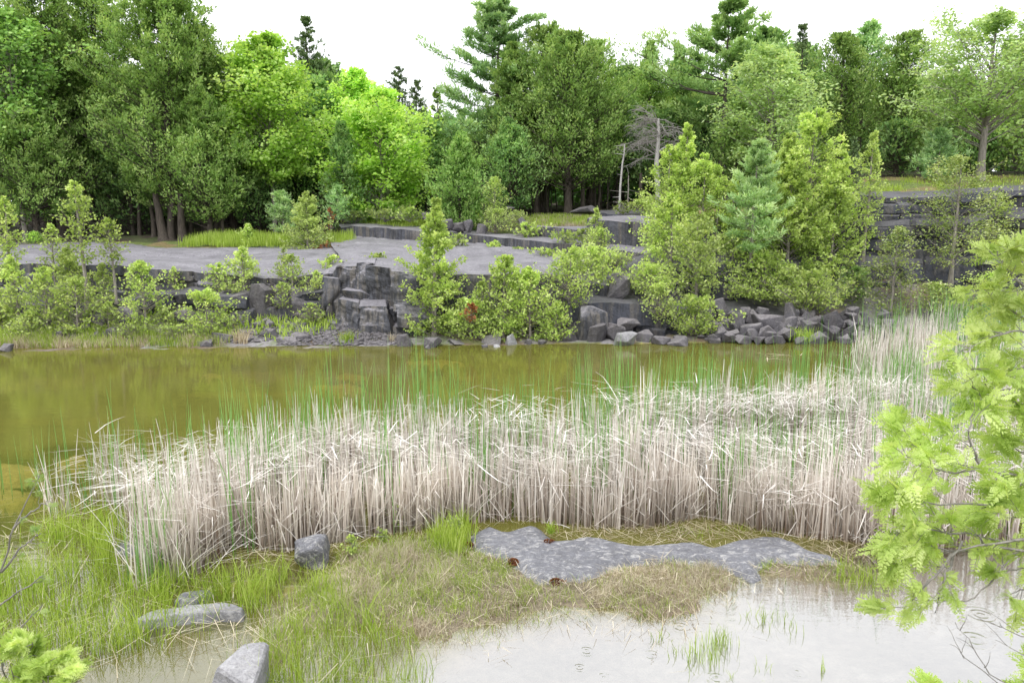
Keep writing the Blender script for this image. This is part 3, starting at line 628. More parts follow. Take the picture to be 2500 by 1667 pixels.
mound('flat_rock', SLAB, .105, .20, .018, M['slab'], 'long flat blue-grey rock with white scrapes in front of the dead reeds', seed=4, n_a=.014, n_s=3.2, zlift=-.005, wob=.012)
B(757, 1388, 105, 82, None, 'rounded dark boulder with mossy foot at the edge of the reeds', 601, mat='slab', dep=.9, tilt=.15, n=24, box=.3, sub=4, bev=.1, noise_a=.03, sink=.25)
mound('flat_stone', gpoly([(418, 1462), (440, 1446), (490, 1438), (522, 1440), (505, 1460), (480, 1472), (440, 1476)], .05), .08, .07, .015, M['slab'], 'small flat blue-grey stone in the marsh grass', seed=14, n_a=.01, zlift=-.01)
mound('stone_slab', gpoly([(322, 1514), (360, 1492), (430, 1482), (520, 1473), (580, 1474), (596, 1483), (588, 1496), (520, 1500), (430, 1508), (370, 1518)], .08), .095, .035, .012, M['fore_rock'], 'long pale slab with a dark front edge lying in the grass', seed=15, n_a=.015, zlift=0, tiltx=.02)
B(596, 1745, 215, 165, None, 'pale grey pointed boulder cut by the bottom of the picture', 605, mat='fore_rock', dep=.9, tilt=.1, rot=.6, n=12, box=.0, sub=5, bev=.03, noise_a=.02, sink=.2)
mound('submerged_stone', gpoly([(275, 1345), (290, 1320), (340, 1315), (385, 1320), (380, 1340), (330, 1355)], .03), .07, .08, .02, M['slab'], 'low wet stone behind the marsh grass clump', seed=16)
B(475, 1655, 0, 0, None, 'x', 1) if False else None
# reddish moss cushions on the flat rock
def cushion(px, py, w, h, label, seed):
    x, y, z = gat(px, py, .08); k = y / F; n = 400; rg = np.random.default_rng(seed)
    W, Hh = w * k / 2.3, h * k * .42
    a = rg.uniform(0, 6.28, n); r = np.sqrt(rg.random(n)); wb = 1 + .35 * vn(a * 1.1, 0 * a + seed); P = np.stack([x + np.cos(a) * r * W * wb, y + np.sin(a) * r * W * .8 * wb, z - .03 + Hh * np.sqrt(1 - r ** 2 * .95)], 1)
    D = nrm(np.stack([np.cos(a) * r, np.sin(a) * r, .9 + 0 * r], 1) + rg.normal(0, .3, (n, 3)))
    V, f, t = cards(P, D, rg.uniform(.008, .024, n), np.full(n, .012), rg.random(n), rg)
    # solid body under the tufts
    u = np.linspace(0, 2 * np.pi, 17)[:-1]; q = np.linspace(0, 1, 7); U, Q = np.meshgrid(u, q, indexing='ij')
    WB = 1 + .35 * vn(U * 1.1, 0 * U + seed); bx = x + np.cos(U) * Q * W * WB; by = y + np.sin(U) * Q * W * .8 * WB; bz = z - .05 + Hh * np.sqrt(np.clip(1 - Q ** 2, 0, 1)) + .008 * vn(bx * 40, by * 40)
    bf = grid_faces(17, 7); i0 = len(V); bf = np.where(bf // 7 >= 16, bf - 16 * 7, bf) + i0
    V = np.concatenate([V, np.stack([bx, by, bz], -1).reshape(-1, 3)]); f = np.concatenate([f, bf]); t = np.concatenate([t, np.full(16 * 7, .25)])
    return tag(link('moss_cushion', np_mesh('moss_cushion', V, f, M['moss'], tint=t)), label, 'moss', 'red-brown moss cushions around the flat rock')

# pale stones under the water surface
M['sunk'] = rock_mat('sunken_rock', (.62, .50, .22), (.75, .62, .30), 0, 0)
for i, (pp, lab) in enumerate([([(-60, 1108), (40, 1104), (85, 1118), (98, 1150), (60, 1165), (-60, 1172)], 'large pale boulder under the water at the picture edge'), ([(-60, 1172), (50, 1168), (78, 1185), (40, 1205), (-60, 1215)], 'second pale boulder under the water in front of the large one'),
    ([(130, 1100), (180, 1088), (205, 1095), (190, 1115), (150, 1118)], 'small sunken stone right of the large pale boulder'), ([(480, 899), (520, 893), (548, 899), (530, 906), (495, 906)], 'sunken slab in the middle of the pond below the rounded saplings'),
    ([(800, 905), (850, 895), (900, 903), (860, 912)], 'sunken slab under the reflection of the outcrop'), ([(760, 925), (850, 918), (910, 935), (840, 945)], 'broad sunken slab nearest the reeds'), ([(990, 868), (1080, 862), (1130, 870), (1060, 878)], 'sunken slab in front of the tall shore cedar'),
    ([(540, 1395), (580, 1384), (625, 1386), (640, 1400), (600, 1412), (555, 1410)], 'round tan stone under water beside the reeds and the mossy boulder'), ([(690, 1400), (760, 1412), (790, 1440), (740, 1455), (690, 1430)], 'tan stone under shallow water below the mossy boulder')]):
    mound('sunken_stone', gpoly(pp, 0), .12, .8, .05, M['sunk'], lab, zlift=-.17, seed=700 + i, n_a=.02, n_s=1.5, wob=.10)
# ------------------------------------------------------------------ foliage primitives
def cards(P, D, L, W, tint, rg, up=None, curl=.0):
    """diamond leaves: base P, unit direction D, length L, width W"""
    n = len(P); r = rg.normal(size=(n, 3))
    if up is not None: r = nrm(r) * (1 - up) + np.array([0, 0, 1.0]) * up
    S = nrm(np.cross(D, r)); L = np.asarray(L)[:, None]; W = np.asarray(W)[:, None]
    mid = P + D * L * .45
    V = np.stack([P, mid + S * W / 2, P + D * L - np.array([0, 0, 1.0]) * L * curl, mid - S * W / 2], 1)
    f = np.arange(n * 4).reshape(n, 4)
    return V.reshape(-1, 3), f, np.repeat(tint, 4)
def tubes(Pl, Rd, k=4):
    """Pl (n,m,3) polylines, Rd (n,m) radii"""
    n, m, _ = Pl.shape; T = nrm(np.gradient(Pl, axis=1))
    ref = np.where(np.abs(T[..., 2:3]) > .9, np.array([1.0, 0, 0]), np.array([0, 0, 1.0]))
    A = nrm(np.cross(T, ref)); Bv = np.cross(T, A)
    a = np.arange(k) * 2 * np.pi / k
    V = Pl[:, :, None, :] + Rd[:, :, None, None] * (A[:, :, None, :] * np.cos(a)[None, None, :, None] + Bv[:, :, None, :] * np.sin(a)[None, None, :, None])
    i = np.arange(n)[:, None, None]; j = np.arange(m - 1)[None, :, None]; q = np.arange(k)[None, None, :]; q2 = (q + 1) % k
    b = (i * m + j) * k
    f = np.stack([b + q, b + q2, b + k + q2, b + k + q], -1).reshape(-1, 4)
    return V.reshape(-1, 3), f
def join(parts):
    Vs, Fs, Ts = [], [], []; o = 0
    for p in parts:
        V, f = p[0], p[1]; Vs.append(V); Fs.append(f + o); o += len(V)
        Ts.append(p[2] if len(p) > 2 else np.full(len(V), .5))
    return np.concatenate(Vs), np.concatenate(Fs), np.concatenate(Ts)
def interp_poly(Pl, idx, t):
    m = Pl.shape[1]; x = t * (m - 1); i = np.clip(x.astype(int), 0, m - 2); fr = (x - i)[:, None]
    a, b = Pl[idx, i], Pl[idx, i + 1]; return a * (1 - fr) + b * fr, nrm(b - a)
# crown outlines: radius factor by relative height
PROF = {
    'cone': lambda t: (1 - t) ** .8 * np.minimum(1, .55 + t * 2.2),
    'dome': lambda t: np.sqrt(np.clip(1 - (t * 1.0) ** 2.6, 0, 1)) * np.minimum(1, .75 + t * 1.2) * (1 - .25 * t),
    'egg': lambda t: np.sin(np.pi * np.clip(t * .86 + .14, 0, 1)) ** .7,
    'spire': lambda t: (1 - t) ** 1.0 * .95 + .05,
    'col': lambda t: np.minimum(1, (1 - t) * 2.2) ** .7 * np.minimum(1, .6 + 2 * t),
    'pine': lambda t: (1 - t ** 1.6) * .9 + .1,
}
def grow(seed, H, Rr, base=.1, prof='cone', nb=120, rise=.5, nsub=7, sub_len=.4, leaves=12000, L=.14, W=.06, style='cedar', clump=.10, trunk_r=None, sway=.02, gap=.0, whorl=0, lean=(0, 0), lobes=.22, tk=.0, inner=.15, outer=.0, limb_r=.012):
    """returns (trunk verts, faces), (crown verts, faces, tint) of one plant standing at the origin"""
    rg = np.random.default_rng(seed)
    tr = trunk_r if trunk_r else .018 * H
    m = 9; tz = np.linspace(0, 1, m)
    ax = np.cumsum(rg.normal(0, sway, m)) * H * .3 * tz + lean[0] * H * tz ** 1.3; ay = np.cumsum(rg.normal(0, sway, m)) * H * .3 * tz + lean[1] * H * tz ** 1.3
    trunk = np.stack([ax, ay, tz * H], 1); rad = tr * (1 - tz) ** .8 * 1.0 + .004; rad[0] *= 1.35
    def axis(z): t = z / H; return np.stack([np.interp(t, tz, ax), np.interp(t, tz, ay), z], -1)
    t = rg.random(nb) ** .85
    if whorl: t = (np.floor(t * whorl) + .5 + rg.normal(0, .08, nb)) / whorl
    t = np.clip(t, 0, .985); z0 = H * (base + (1 - base) * t)
    ang = rg.uniform(0, 2 * np.pi, nb)
    rr = Rr * PROF[prof](t) * (1 + lobes * vn(ang * 1.3 + seed, t * 5, 0, seed) + lobes * .7 * vn(ang * 3 + seed, t * 13, 0, seed + 1)) * rg.uniform(.68, 1.16, nb)
    if gap: rr = rr * np.where(vn(ang * 1.5, t * 6, 0, seed + 3) < -1 + gap * 2, .45, 1)
    rr = np.maximum(rr, .02 * H)
    ris = rise * (.6 + .8 * t) if style not in ('pine',) else rise * (-.25 + 1.3 * t)
    s = np.linspace(0, 1, 6)[None, :]
    dz = rr[:, None] * (ris[:, None] * s + (.25 * s ** 2 if style in ('cedar', 'pine') else .0) - (.10 * s ** 2 if style == 'ash' else 0))
    o0 = axis(np.clip(z0 - rr * ris * .6 * (style != 'pine'), .02 * H, H))
    Pl = np.zeros((nb, 6, 3)); wob = rg.normal(0, .05, (nb, 6, 2)).cumsum(1) * rr[:, None, None] * s[..., None]
    Pl[..., 0] = o0[:, 0:1] + np.cos(ang)[:, None] * rr[:, None] * s + wob[..., 0]
    Pl[..., 1] = o0[:, 1:2] + np.sin(ang)[:, None] * rr[:, None] * s + wob[..., 1]
    Pl[..., 2] = o0[:, 2:3] + dz
    lr = np.maximum(limb_r * rr[:, None] * (1.05 - s) ** 1.5, .003 + 0 * s)
    parts = [tubes(trunk[None], rad[None], 7), tubes(Pl, lr, 3)]
    # side twigs
    ns = nb * nsub; bi = np.repeat(np.arange(nb), nsub); st = 1 - (.78 if style != 'maple' else .7) * rg.random(ns) ** (1.5 if style in ('cedar', 'maple', 'ash') else 1.0)
    P0, D0 = interp_poly(Pl, bi, st)
    side = nrm(np.cross(D0, np.array([0, 0, 1.0]))) * rg.choice([-1, 1], ns)[:, None]
    up = np.array([0, 0, 1.0]) * rg.normal(.25 if style == 'cedar' else .05, .35 if style != 'pine' else .12, ns)[:, None]
    D1 = nrm(D0 * .75 + side * rg.uniform(.3, 1.1, ns)[:, None] + up)
    sl = rr[bi] * sub_len * (1.15 - .55 * st) * rg.uniform(.5, 1.2, ns)
    q = np.linspace(0, 1, 4)[None, :, None]
    Sb = P0[:, None, :] + D1[:, None, :] * sl[:, None, None] * q; Sb[..., 2] += (q[..., 0] ** 2) * sl[:, None] * (.25 if style in ('cedar', 'pine') else -.08)
    if style != 'pine_far': parts.append(tubes(Sb, np.maximum(.0035 * rr[bi][:, None] * (1.1 - q[0, :, 0][None, :]), .0018), 3))
    btint = rg.normal(.5, .14, nb)
    # leaves
    k = leaves; si = rg.integers(0, ns, k); tt = rg.random(k) ** .7
    P, Dd = interp_poly(Sb, si, tt); bidx = bi[si]
    inn = rg.random(k) < inner
    rel = np.hypot(P[:, 0] - ax[0], P[:, 1] - ay[0]) / (Rr + .01)
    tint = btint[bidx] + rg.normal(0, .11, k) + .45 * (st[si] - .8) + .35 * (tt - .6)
    cl = clump * (.5 + rr[bidx] / Rr)
    if style == 'cedar':
        P = P + rg.normal(0, 1, (k, 3)) * cl[:, None] * .6
        D = nrm(Dd * .9 + rg.normal(0, .5, (k, 3)) + np.array([0, 0, .15]))
        V = cards(P, D, L * rg.uniform(.6, 1.3, k), W * rg.uniform(.7, 1.3, k), tint, rg, up=.35)
    elif style == 'pine':
        P = P + rg.normal(0, 1, (k, 3)) * cl[:, None] * np.array([.6, .6, .3])
        D = nrm(Dd * .9 + rg.normal(0, .6, (k, 3)) + np.array([0, 0, .3]))
        V = cards(P, D, L * rg.uniform(.6, 1.2, k), W * rg.uniform(.7, 1.3, k), tint, rg)
    elif style == 'fan':      # small flat cedar fans: several leaflets fanned in one plane
        kk = k // 5; P = P[:kk]; Dm = nrm(Dd[:kk] * .8 + rg.normal(0, .45, (kk, 3)) + np.array([0, 0, .45])); P = P + rg.normal(0, 1, (kk, 3)) * cl[:kk, None] * .5
        S = nrm(np.cross(Dm, rg.normal(size=(kk, 3)))); out = []
        for a in (-1.15, -.75, -.38, 0, .38, .75, 1.15):
            D = nrm(Dm * math.cos(a) + S * math.sin(a)); Pa = P + Dm * L * .12 * (1 - abs(a))
            Nn = nrm(np.cross(Dm, S)); w = W * rg.uniform(.7, 1.3, kk)[:, None]; l = (L * (1 - .25 * abs(a)) * rg.uniform(.7, 1.25, kk))[:, None]
            S2 = nrm(np.cross(D, Nn)); mid = Pa + D * l * .5
            out.append((np.stack([Pa, mid + S2 * w / 2, Pa + D * l, mid - S2 * w / 2], 1).reshape(-1, 3), np.arange(kk * 4).reshape(kk, 4), np.repeat(tint[:kk] + .04 * rg.normal(size=kk), 4)))
        V = join(out)
    else:                     # broad leaves, held in loose flattened layers
        P = P + rg.normal(0, 1, (k, 3)) * cl[:, None] * np.array([1, 1, .55])
        D = nrm(rg.normal(0, 1, (k, 3)) * np.array([1, 1, .45]) + Dd * .3 - np.array([0, 0, .15]))
        V = cards(P, D, L * rg.uniform(.6, 1.3, k), W * rg.uniform(.7, 1.3, k), tint, rg, up=.45)
    return join(parts), V
def plant_mesh(kind_name, seed, bark_m, leaf_m, **kw):
    T, V = grow(seed, **kw)
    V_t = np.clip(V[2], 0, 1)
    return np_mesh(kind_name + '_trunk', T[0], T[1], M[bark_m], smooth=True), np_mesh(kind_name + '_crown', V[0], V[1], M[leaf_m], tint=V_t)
def put(name, label, cat, meshes, loc, rz=0, sc=(1, 1, 1), group=None):
    t = thing(name, label, cat, loc, rz, group)
    for nm, me in zip(('trunk', 'crown'), meshes):
        o = link(nm, me, t); o.scale = sc
    return t
KIND = {
 # name, bark, leaves, params per plant
 'cedar':  ('cedar_tree', 'bark', 'cedar', dict(prof='cone', nb=330, rise=.42, nsub=8, sub_len=.26, style='cedar', L=.15, W=.065, clump=.11, lobes=.35)),
 'cedar_round': ('cedar_tree', 'bark', 'cedar', dict(prof='dome', nb=420, rise=.38, nsub=8, sub_len=.22, style='cedar', L=.15, W=.065, clump=.12, lobes=.38)),
 'deep':   ('cedar_tree', 'bark_dark', 'cedar_deep', dict(prof='dome', nb=300, rise=.38, nsub=8, sub_len=.25, style='cedar', L=.19, W=.09, clump=.13, lobes=.35)),
 'spire':  ('spruce_tree', 'bark_dark', 'spruce', dict(prof='spire', nb=190, rise=.2, nsub=5, sub_len=.4, style='cedar', L=.12, W=.045, clump=.05, lobes=.35)),
 'maple':  ('maple_tree', 'bark_grey', 'maple', dict(prof='egg', nb=150, rise=.75, nsub=9, sub_len=.42, style='maple', L=.17, W=.14, clump=.17, lobes=.35)),
 'ash':    ('ash_tree', 'bark_grey', 'ash', dict(prof='egg', nb=110, rise=.8, nsub=8, sub_len=.4, style='ash', L=.17, W=.075, clump=.13, lobes=.4)),
 'pine':   ('pine_tree', 'bark_dark', 'pine', dict(prof='pine', nb=105, rise=.30, nsub=11, sub_len=.34, style='pine', L=.24, W=.06, clump=.12, lobes=.4, whorl=13)),
 'young':  ('cedar_sapling', 'bark_grey', 'cedar_young', dict(prof='col', nb=110, rise=.7, nsub=7, sub_len=.42, style='fan', L=.06, W=.017, clump=.07, lobes=.35, limb_r=.014)),
 'grey':   ('cedar_sapling', 'bark_grey', 'cedar_grey', dict(prof='cone', nb=110, rise=.6, nsub=6, sub_len=.45, style='fan', L=.055, W=.015, clump=.07, lobes=.35, limb_r=.014)),
 'ypine':  ('pine_sapling', 'bark_grey', 'pine_blue', dict(prof='cone', nb=90, rise=.65, nsub=8, sub_len=.4, style='pine', L=.16, W=.03, clump=.05, lobes=.3, whorl=11)),
 'poplar': ('poplar_sapling', 'bark_grey', 'poplar', dict(prof='egg', nb=80, rise=.8, nsub=7, sub_len=.4, style='maple', L=.075, W=.05, clump=.11, lobes=.45)),
 'bush':   ('bush', 'twig_grey', 'cedar_young', dict(prof='dome', nb=50, rise=.6, nsub=6, sub_len=.5, style='fan', L=.09, W=.04, clump=.06, lobes=.4)),
 'leafbush': ('bush', 'twig_grey', 'maple', dict(prof='dome', nb=50, rise=.6, nsub=6, sub_len=.5, style='maple', L=.09, W=.06, clump=.07, lobes=.4)),
}
CAT = {'cedar_sapling': 'sapling', 'pine_sapling': 'sapling', 'poplar_sapling': 'sapling', 'bush': 'bush'}
_seed = [1000]
def tree(kind, label, px, top, Y, hw, base_py=None, dens=1.0, cb=.1, group=None, name=None, leaf=None, zb=None, **ov):
    """px = photo column of the trunk, top = photo row of the tip, Y = distance, hw = crown half width in photo pixels"""
    nm, bk, lf, kw = KIND[kind]; kw = dict(kw); _seed[0] += 7
    x, _, zt = at(px, top, Y)
    zb_ = gz(x, Y) if base_py is None else at(px, base_py, Y)[2]
    if zb is not None: zb_ = zb
    if kind in ('young', 'grey') and Y < 29: hw = hw * 1.15; dens = dens * 1.4
    H = max(.3, zt - zb_); Rr = hw * Y / F
    if kind == 'maple': kw['trunk_r'] = .011 * H
    leafn = int(dens * 190 * 2 * math.pi * Rr * H * .6 / (kw['L'] / .17) ** 1.7)
    if kw['style'] == 'fan': leafn = int(leafn * 1.15)
    if kw['style'] == 'pine': leafn = int(leafn * 2.2)
    kw['nb'] = int(kw['nb'] * ov.pop('nbf', 1)); kw.update(ov)
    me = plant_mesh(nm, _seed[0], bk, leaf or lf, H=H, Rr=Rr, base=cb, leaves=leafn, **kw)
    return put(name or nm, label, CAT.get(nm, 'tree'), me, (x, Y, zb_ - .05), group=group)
# ------------------------------------------------------------------ the wood behind (photo column, tip row, distance, half width)
T = tree
T('maple', 'bright green maple at the very edge, taller than the cedar beside it', 5, 20, 35.5, 95, cb=.35, dens=.8, leaf='cedar_fresh')
T('cedar_round', 'dark cedar behind the bright edge maple', 95, -40, 37.5, 125, cb=.22, dens=1.2)
T('cedar_round', 'tall cedar filling the gap between the edge cedar and the widest cedar', 225, -70, 39.5, 150, cb=.12, dens=1.3)
T('deep', 'shadowed cedar set back in the deep green notch', 160, 60, 40.5, 120, cb=.2)
T('cedar_round', 'widest and tallest cedar, its broad crown reaching out of the picture', 375, -130, 37, 205, prof='cone', cb=.10, dens=1.7, nbf=1.2)
T('cedar_round', 'cedar whose top forms the step below the widest cedar', 470, 62, 37.8, 112, cb=.12, dens=1.3)
T('cedar_round', 'cedar with a rounded shoulder against the sky beside the first maple', 548, 140, 39.2, 120, cb=.10, dens=1.4)
T('cedar', 'lower cedar spreading in front of the rounded-shoulder cedar', 490, 215, 36.2, 130, cb=.12, dens=1.2)
T('cedar', 'low spreading cedar with branches hanging over the shaded ground', 55, 235, 35.3, 150, cb=.15, dens=1.2)
T('maple', 'bright green maple with a pointed top between cedar and spire', 648, 86, 38.4, 112, cb=.28, dens=1.5)
T('deep', 'low cedar with foliage almost to the ground behind the leaning trunks', 305, 310, 38.6, 105, cb=.06)
T('deep', 'low dark cedar closing the gap below the pointed maple', 622, 340, 38.8, 85, cb=.04)
T('spire', 'thin tall spruce spire standing clear against the sky', 742, 42, 47, 105, cb=.3, dens=.45)
T('deep', 'dark cedar under the thin tall spire', 765, 190, 45, 85, cb=.1)
T('deep', 'blue-green cedar low between the two maples', 720, 330, 42, 80, cb=.08)
T('maple', 'medium green poplar with a ragged top left of the big maple', 858, 168, 43, 72, cb=.15, dens=1.2, prof='col')
T('maple', 'big bright maple with pale leaf tips reaching down to the terrace', 925, 225, 38.5, 122, cb=.05, dens=1.7)
T('cedar', 'green cedar growing against the left side of the big bright maple', 830, 300, 37.4, 75, cb=.05, leaf='cedar_deep')
T('spire', 'sparse thin spruce behind the big bright maple', 965, 162, 47, 80, cb=.3, dens=.4)
T('spire', 'short sparse spruce tip right of the big bright maple', 1012, 196, 48, 75, cb=.3, dens=.4)
T('spire', 'loose thin cedar top left of the tall pine', 1078, 212, 46, 50, cb=.2, dens=.6, leaf='cedar')
T('deep', 'dark cedar in the gap between maple and pine', 1050, 300, 43.5, 85, cb=.05)
T('pine', 'tallest pine, blue-green with long branches reaching to one side', 1212, 0, 42, 165, cb=.25, dens=1.1, leaf='pine', lean=(-.02, 0))
T('cedar', 'fresh green pyramid cedar standing alone on the terrace', 1122, 325, 35.0, 84, cb=.02, dens=2.2, leaf='cedar_fresh', nbf=1.3)
T('cedar', 'olive cedar growing up through the tallest pine', 1262, 105, 40, 118, cb=.13, dens=1.2)
T('cedar_round', 'broad cedar with the bare trunk showing at the terrace edge', 1392, 82, 38, 132, cb=.15, dens=1.5, trunk_r=.17)
T('cedar_round', 'cedar with a pointed top right of the bare-trunked cedar', 1450, 105, 40.5, 95, cb=.16, dens=1.2)
T('cedar', 'cedar filling the space below the tallest pine', 1245, 290, 37.4, 95, cb=.12, dens=1.3, leaf='cedar_deep')
T('deep', 'dark cedar behind the grey dead tree', 1512, 240, 42, 90, cb=.15)
T('cedar_round', 'broad cedar top behind and between the pine and the bare-trunked cedar', 1325, 68, 42, 105, cb=.15, dens=1.2)
T('cedar', 'slim cedar against the sky above the grey dead tree', 1595, 98, 43, 92, cb=.1, leaf='cedar')
T('cedar', 'second slim cedar next to the umbrella pine', 1655, 122, 44.5, 85, cb=.1)
T('deep', 'dark cedar standing under the umbrella pine', 1640, 270, 41, 95, cb=.1)
T('pine', 'umbrella-shaped pine with spreading tiers and sky between them', 1778, 12, 38.5, 172, cb=.38, dens=1.0, nbf=.7, lobes=.6, leaf='pine_light', whorl=9)
T('ash', 'feathery pale green ash in front of the umbrella pine', 1890, 118, 33.5, 128, cb=.25, dens=1.3)
T('cedar', 'olive cedar under the feathery pale ash', 1800, 250, 34.8, 95, cb=.05, leaf='cedar')
T('spire', 'nearly bare thin spruce tip above the pale ash', 1968, 60, 42, 70, cb=.3, dens=.35)
T('pine', 'ragged pine top rising behind two dark cedars', 2120, 55, 41, 78, cb=.45, dens=.7, leaf='pine')
T('cedar_round', 'dark cedar right of the pale ash with a notched top', 2075, 82, 38, 82, cb=.06, dens=1.4)
T('cedar_round', 'wide dark cedar with pointed top at the end of the tree line', 2215, 85, 38.5, 92, cb=.06, dens=1.4)
T('deep', 'low dark cedar in shade above the cliff', 2195, 300, 35.5, 75, cb=.03)
T('ash', 'airy ash with a forked dark trunk on top of the cliff', 2432, 38, 33, 185, cb=.32, dens=1.2, trunk_r=.16, nbf=1.1)
T('ypine', 'small green pine with level branches on the clifftop', 2300, 320, 32.8, 72, cb=.1, leaf='pine', L=.2, W=.04)
T('maple', 'yellow-green shrubby tree beyond the forked ash', 2500, 230, 38, 110, cb=.1, leaf='ash')
T('deep', 'dark bush-like cedar behind the clifftop meadow', 2400, 320, 38, 70, cb=.03)
T('deep', 'small dark tree top peeking over beside the airy ash', 2385, 215, 43, 55, cb=.05)
# deeper rows of the wood: copies that only show between the others
proto = {}
def filler(x, y, s, kind):
    if kind not in proto:
        nm, bk, lf, kw = KIND['deep']
        _seed[0] += 7
        proto[kind] = plant_mesh(nm, _seed[0], bk, lf, H=9.0, Rr=2.6, base=.20, leaves=15000, **dict(kw, L=.24, W=.14))
    z = gz(x, y)
    put('cedar_tree', 'dark cedar standing deeper in the shaded wood', 'tree', proto[kind], (x, y, z - .05), random.uniform(0, 6.28), (s, s, s * random.uniform(.8, 1.0)), group='dark cedars deeper in the wood')
for i in range(30):
    u = -25 + i * 1.95 + random.uniform(-.6, .6)
    if -7 < u < -3: s = .55
    elif -2.5 < u < 0: s = .65
    elif u > 17.5: s = .6
    else: s = random.uniform(.72, .9)
    if u < -8: s = 1.0
    filler(u, 47 + random.uniform(-1.5, 1.5) if abs(u) < 30 else 47, s, i % 2)
for i in range(16):
    u = -22 + i * 2.9 + random.uniform(-.5, .5)
    if u > 16: s = .4
    elif u < -9: s = .95
    elif -6 < u < 0: s = .5
    else: s = .62
    filler(u, 43.5 + random.uniform(-.8, .8), s, (i + 1) % 2)
for u, yy, s in ((-26, 38, 1.35), (-30, 35, 1.3), (-23.5, 41, 1.3), (-27, 43, 1.3), (28, 38, .9), (31, 36, .8), (26.5, 41, .9), (-34, 31, 1.2), (35, 33, .8)): filler(u, yy, s, 0)
# low dark mass of undergrowth far back, beyond counting
def mass(name, n, xr, yr, zr, L, W, mat, label, seed):
    rg = np.random.default_rng(seed); P = np.stack([rg.uniform(*xr, n), rg.uniform(*yr, n), np.zeros(n)], 1)
    P[:, 2] = ground_z(P[:, 0], P[:, 1]) + rg.uniform(zr[0], zr[1], n)
    D = nrm(rg.normal(size=(n, 3))); V, f, t = cards(P, D, L * rg.uniform(.6, 1.4, n), W * rg.uniform(.6, 1.4, n), np.clip(rg.normal(.25, .15, n), 0, 1), rg)
    return tag(link(name, np_mesh(name, V, f, M[mat], tint=t)), label, 'forest', kind='stuff')
mass('forest_undergrowth', 26000, (-32, 36), (50, 56), (0, 5.5), .5, .34, 'cedar_deep', 'dark mass of undergrowth far back in the wood', 9)
mass('distant_forest', 22000, (-60, 60), (60, 75), (0, 7), .9, .6, 'cedar_deep', 'far-off wood closing the view', 10)
# bare trunks in the shade under the cedars
def bare_trunk(px, foot, top, Y, r, label, lean=0, mat='bark', group=None, name='tree_trunk', twigs=5):
    x, _, z0 = at(px, foot, Y); _, _, z1 = at(px, top, Y); z0 = min(z0, gz(x, Y)); rg = np.random.default_rng(int(px * 7 + Y)); H = z1 - z0
    m = 9; q = np.linspace(0, 1, m); P = np.stack([q * lean * H + np.cumsum(rg.normal(0, .015, m)) * H * .5, rg.normal(0, .01, m).cumsum() * H * .3, q * H - .05], 1)
    rd = r * (1 - .45 * q); rd[0] *= 1.5; rd[1] *= 1.15
    parts = [tubes(P[None], rd[None], 9)]
    if twigs:
        n = twigs; t = rg.uniform(.3, 1, n); a = rg.uniform(0, 6.28, n); l = rg.uniform(.3, .9, n); B0, _ = interp_poly(P[None], np.zeros(n, int), t)
        s = np.linspace(0, 1, 4)[None, :, None]; D = np.stack([np.cos(a), np.sin(a), rg.uniform(-.3, .3, n)], 1)
        parts.append(tubes(B0[:, None] + D[:, None] * l[:, None, None] * s, np.repeat(np.linspace(.018, .004, 4)[None], n, 0), 3))
    V = join(parts); o = link(name, np_mesh(name, V[0], V[1], M[mat], smooth=True)); o.location = (x, Y, z0)
    return tag(o, label, 'tree', group)
tk = [(402, 590, 470, 36.2, .22, -.12, 'leaning double trunk in the shade under the widest cedar'), (418, 590, 470, 36.4, .20, .10, 'straight half of the leaning double trunk'), (378, 585, 480, 37.5, .13, 0, 'thin dark trunk left of the leaning double trunk'),
      (448, 592, 470, 36.0, .20, .03, 'thick pale trunk below the middle of the widest cedar'), (470, 590, 470, 37.4, .12, 0, 'trunk beside the thick pale trunk'), (505, 590, 480, 38, .10, 0, 'slim trunk with a bright gap behind it'),
      (530, 590, 480, 37.5, .11, .02, 'dark trunk under the rounded-shoulder cedar'), (545, 592, 480, 36.5, .09, .01, 'second dark trunk under the rounded-shoulder cedar'), (345, 590, 490, 38, .11, -.02, 'trunk at the dim side of the widest cedar'),
      (600, 590, 490, 38.5, .08, 0, 'slim trunk near the young pine'), (570, 588, 490, 39, .08, .01, 'slim trunk in deep shade before the young pine'), (115, 590, 500, 37, .1, .02, 'faint trunk in the dark beneath the edge cedar')]
for a, b, c_, Y, r, l, lab in tk: bare_trunk(a, b, c_, Y, r, lab, l, 'bark', 'trunks in the shade of the left-hand cedars')
for i in range(34):
    a = random.uniform(20, 680); bare_trunk(a, 582, 480, random.uniform(39, 46), random.uniform(.04, .09), 'thin dark stem deep in the shade under the cedars', random.uniform(-.05, .05), 'bark_dark', 'thin stems in the dark under the cedars', twigs=2)
for i in range(40):
    a = random.uniform(1180, 1600); bare_trunk(a, 522, 430, random.uniform(39.5, 46), random.uniform(.03, .08), 'thin dark stem in the shade behind the terrace meadow', random.uniform(-.05, .05), 'bark_dark', 'thin stems in the dark behind the meadow', twigs=2)
for a, Y, r, lab in [(1255, 38.5, .14, 'grey trunk below the olive cedar by the meadow'), (1310, 39, .13, 'dim trunk between two trunks at the meadow'), (1422, 39, .13, 'dark trunk right of the bare-trunked cedar'), (1560, 39.5, .12, 'forked trunk in the shade right of the leaning dead stem'), (1460, 40, .09, 'thin trunk in the shade near the dead stems')]:
    bare_trunk(a, 522, 420, Y, r, lab, .01, 'bark')
